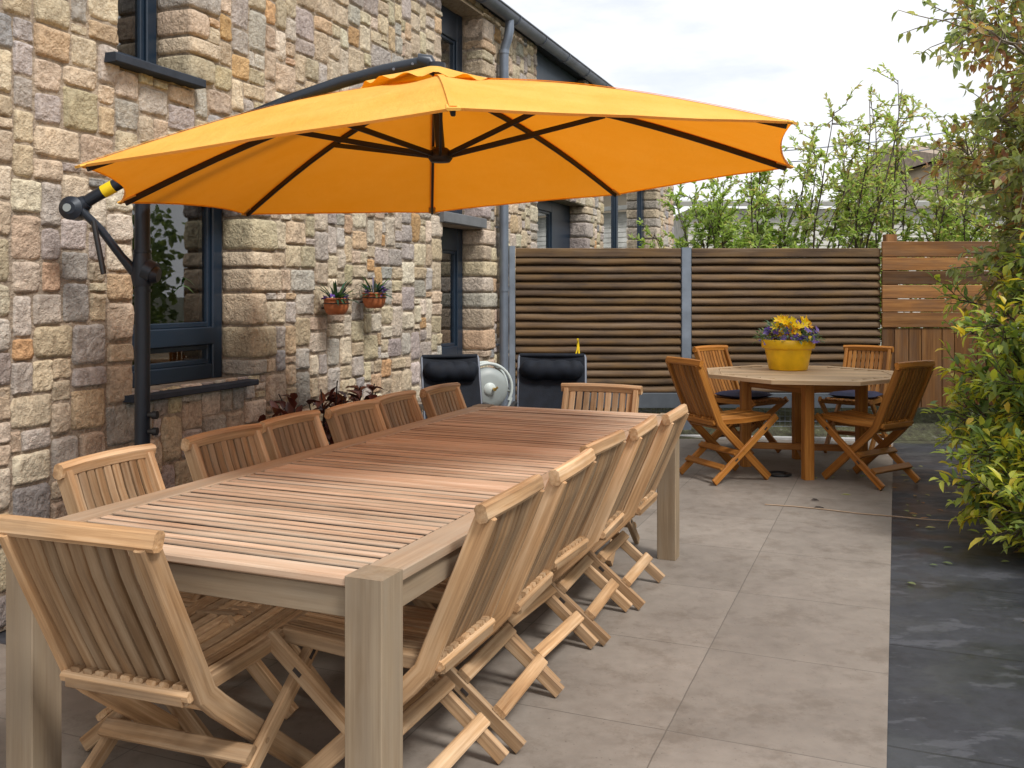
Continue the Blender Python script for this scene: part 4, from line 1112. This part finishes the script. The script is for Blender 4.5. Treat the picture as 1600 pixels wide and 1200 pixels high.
# evergreen hedge closing the terrace on the right (seen mirrored in the house windows)
eh = empty('evergreen_hedge', (5.75, 3.9, 0), 0, 'dark evergreen hedge along the open side of the terrace, mirrored in the window panes', 'hedge')
g = MB(); its = []; st = MB()
for k in range(16):
    y = -4.4 + .6 * k; st.tube(wander((R.uniform(-.1, .1), y, 0), (0, 0, 1), 2.2, 6, .1), [.03, .028, .025, .02, .015, .01, .005], 6)
for k in range(13000):
    p = Vector((R.uniform(-.45, .45), R.uniform(-4.8, 5.0), R.uniform(.1, 2.5))); p.x += .18 * noise.noise(Vector((p.y * 1.6, p.z * 1.6, 2))); p.z += .2 * noise.noise(Vector((p.y * 1.2, 4, 2)))
    its.append((p, rdir(.3), Vector((-1, 0, .6)), R.uniform(.09, .17), R.uniform(.055, .1), R.uniform(0, .3)))
leafset(g, its); g.build('foliage', M['leaf_tree'], eh); st.build('stems', M['stem'], eh)

# ------------------------------------------------------------------ big bush and tree on the right
def bush():
    r = empty('leafy_bush', (3.54, 5.3, 0), 0, 'dense bush of glossy yellow green leaves spilling over the dark slate at the right', 'bush')
    st = MB(); its = []
    for k in range(125):
        an = R.uniform(0, 2 * PI); base = Vector((R.uniform(-.25, .3), R.uniform(-.7, .7), 0))
        tgt = Vector((math.cos(an) * R.uniform(.2, .85), math.sin(an) * R.uniform(.3, 1.5), R.uniform(.3, 1.75)))
        if k % 3 == 0: tgt.x = -R.uniform(.3, .66); tgt.z = R.uniform(.25, 1.5)
        if k % 5 == 1: tgt = Vector((-R.uniform(.7, 1.0), -R.uniform(0, .75), R.uniform(.1, .5)))
        pts = []
        for i in range(9):
            q = i / 8; v = base.lerp(tgt, q ** 1.3); v.z = base.z + (tgt.z - base.z) * math.sin(q * PI / 2 * 1.05); pts.append(v + rdir() * .025)
        st.tube(pts, [.011 * (1 - .75 * i / 8) for i in range(9)], 5, caps=False)
        for b in range(20):
            q = R.uniform(.3, 1); p, d = at(pts, q); bd = (d * .6 + rdir(.15) + Vector((tgt.x, tgt.y * .5, .2)).normalized() * .5).normalized()
            tw = wander(p, bd, R.uniform(.12, .3), 3, .25, .02); st.tube(tw, [.004, .0035, .003, .002], 4, caps=False)
            out_ = R.random()
            for l in range(9):
                pp, dd = at(tw, .15 + .85 * l / 8); sd_ = rdir(); tipy = l / 8
                hb = min(1, max(0, R.gauss(.36 + .34 * tipy * (q > .7) + (.22 if out_ > .72 else 0), .16)))
                its.append((pp, dd * .7 + sd_ * .8 + Vector((0, 0, .15)), Vector((0, 0, 1)) + rdir() * .4, R.uniform(.06, .11), R.uniform(.024, .040), hb))
    st.build('stems', M['stem'], r); g = MB(); leafset(g, its, .22, .25); g.build('foliage', M['leaf_bush'], r)
bush()
def tree():
    r = empty('overhanging_tree', (3.95, 6.3, 0), 0, 'tall loose tree with green and russet leaves arching in at the upper right', 'tree')
    st = MB(); tk = MB(); its = []
    trunk = [Vector(p) for p in ((0, 0, 0), (-.03, .02, .7), (.02, -.03, 1.5), (-.04, .0, 2.3), (-.02, .05, 3.1), (.05, .02, 4.1))]
    tk.tube(trunk, [.075, .065, .055, .045, .035, .02], 10); tk.build('trunk', M['stem'], r)
    tg = [(-1.2, -.5, 3.55), (-1.25, -.2, 3.2), (-1.35, -.6, 3.0), (-1.05, -.9, 2.75), (-.9, -.2, 2.5), (-.95, -.6, 2.2), (-.7, -.2, 1.95), (-.85, -.9, 1.75), (-.6, -.6, 4.0), (-.4, -1.1, 3.5), (-.5, -1.2, 2.9), (-.35, -1., 2.3), (-.3, -.7, 1.7),
          (.2, -1.2, 3.1), (.3, -.9, 2.4), (.4, -.5, 3.6), (.6, .3, 3.), (.2, .8, 2.6), (-.5, .6, 3.2), (-.6, .7, 2.4), (-.2, .7, 3.9), (.0, -1.3, 2.0), (-.5, -.4, 1.55), (-.7, .3, 1.6), (-1.0, .1, 1.9), (-.4, .3, 2.1)]
    for k, tt in enumerate(tg):
        tt = Vector(tt); tt.x = max(tt.x, -.5) if tt.z < 2.15 else tt.x * .85; base, _ = at(trunk, min(.95, max(.12, (tt.z - R.uniform(.5, 1.1)) / 4.1)))
        pts = []
        for i in range(10):
            q = i / 9; v = base.lerp(tt, q); v.z += .22 * math.sin(PI * q); pts.append(v + rdir() * .03 * q)
        st.tube(pts, [.02 * (1 - .85 * i / 9) for i in range(10)], 6, caps=False)
        low = tt.z < 2.6
        for b in range(60 if low else 38):
            q = R.uniform(.22, 1.02); p, d = at(pts, min(1, q)); bd = (d * .5 + rdir(.05)).normalized()
            tw = wander(p, bd, R.uniform(.2, .5), 5, .22, -.04); st.tube(tw, [.005, .0045, .004, .0035, .003, .002], 4, caps=False)
            red = R.random() < .3
            for l in range(16 if low else 11):
                pp, dd = at(tw, .2 + .8 * R.random()); hb = min(1, max(0, R.gauss(.84 if red else .36, .15)))
                its.append((pp, dd * .5 + rdir() * .9 + Vector((0, 0, -.15)), Vector((0, 0, 1)) + rdir() * .6, R.uniform(.05, .085), R.uniform(.026, .042), hb))
    st.build('branches', M['stem_pale'], r); g = MB(); leafset(g, its, .2, .25); g.build('crown', M['leaf_tree'], r)
tree()
g = MB(); its = []
for k in range(130):
    x = R.gauss(3.0, .45); y = R.uniform(3.6, 7.6)
    its.append((Vector((x, y, .0)), Vector((R.gauss(0, 1), R.gauss(0, 1), .08)), Vector((0, 0, 1)), R.uniform(.03, .075), R.uniform(.015, .03), R.random()))
leafset(g, its, .2, .05); tag(g.build('leaf_litter', M['leaf_tree']), 'dry leaves scattered on the dark slate under the bush', 'leaves', None, 'stuff')
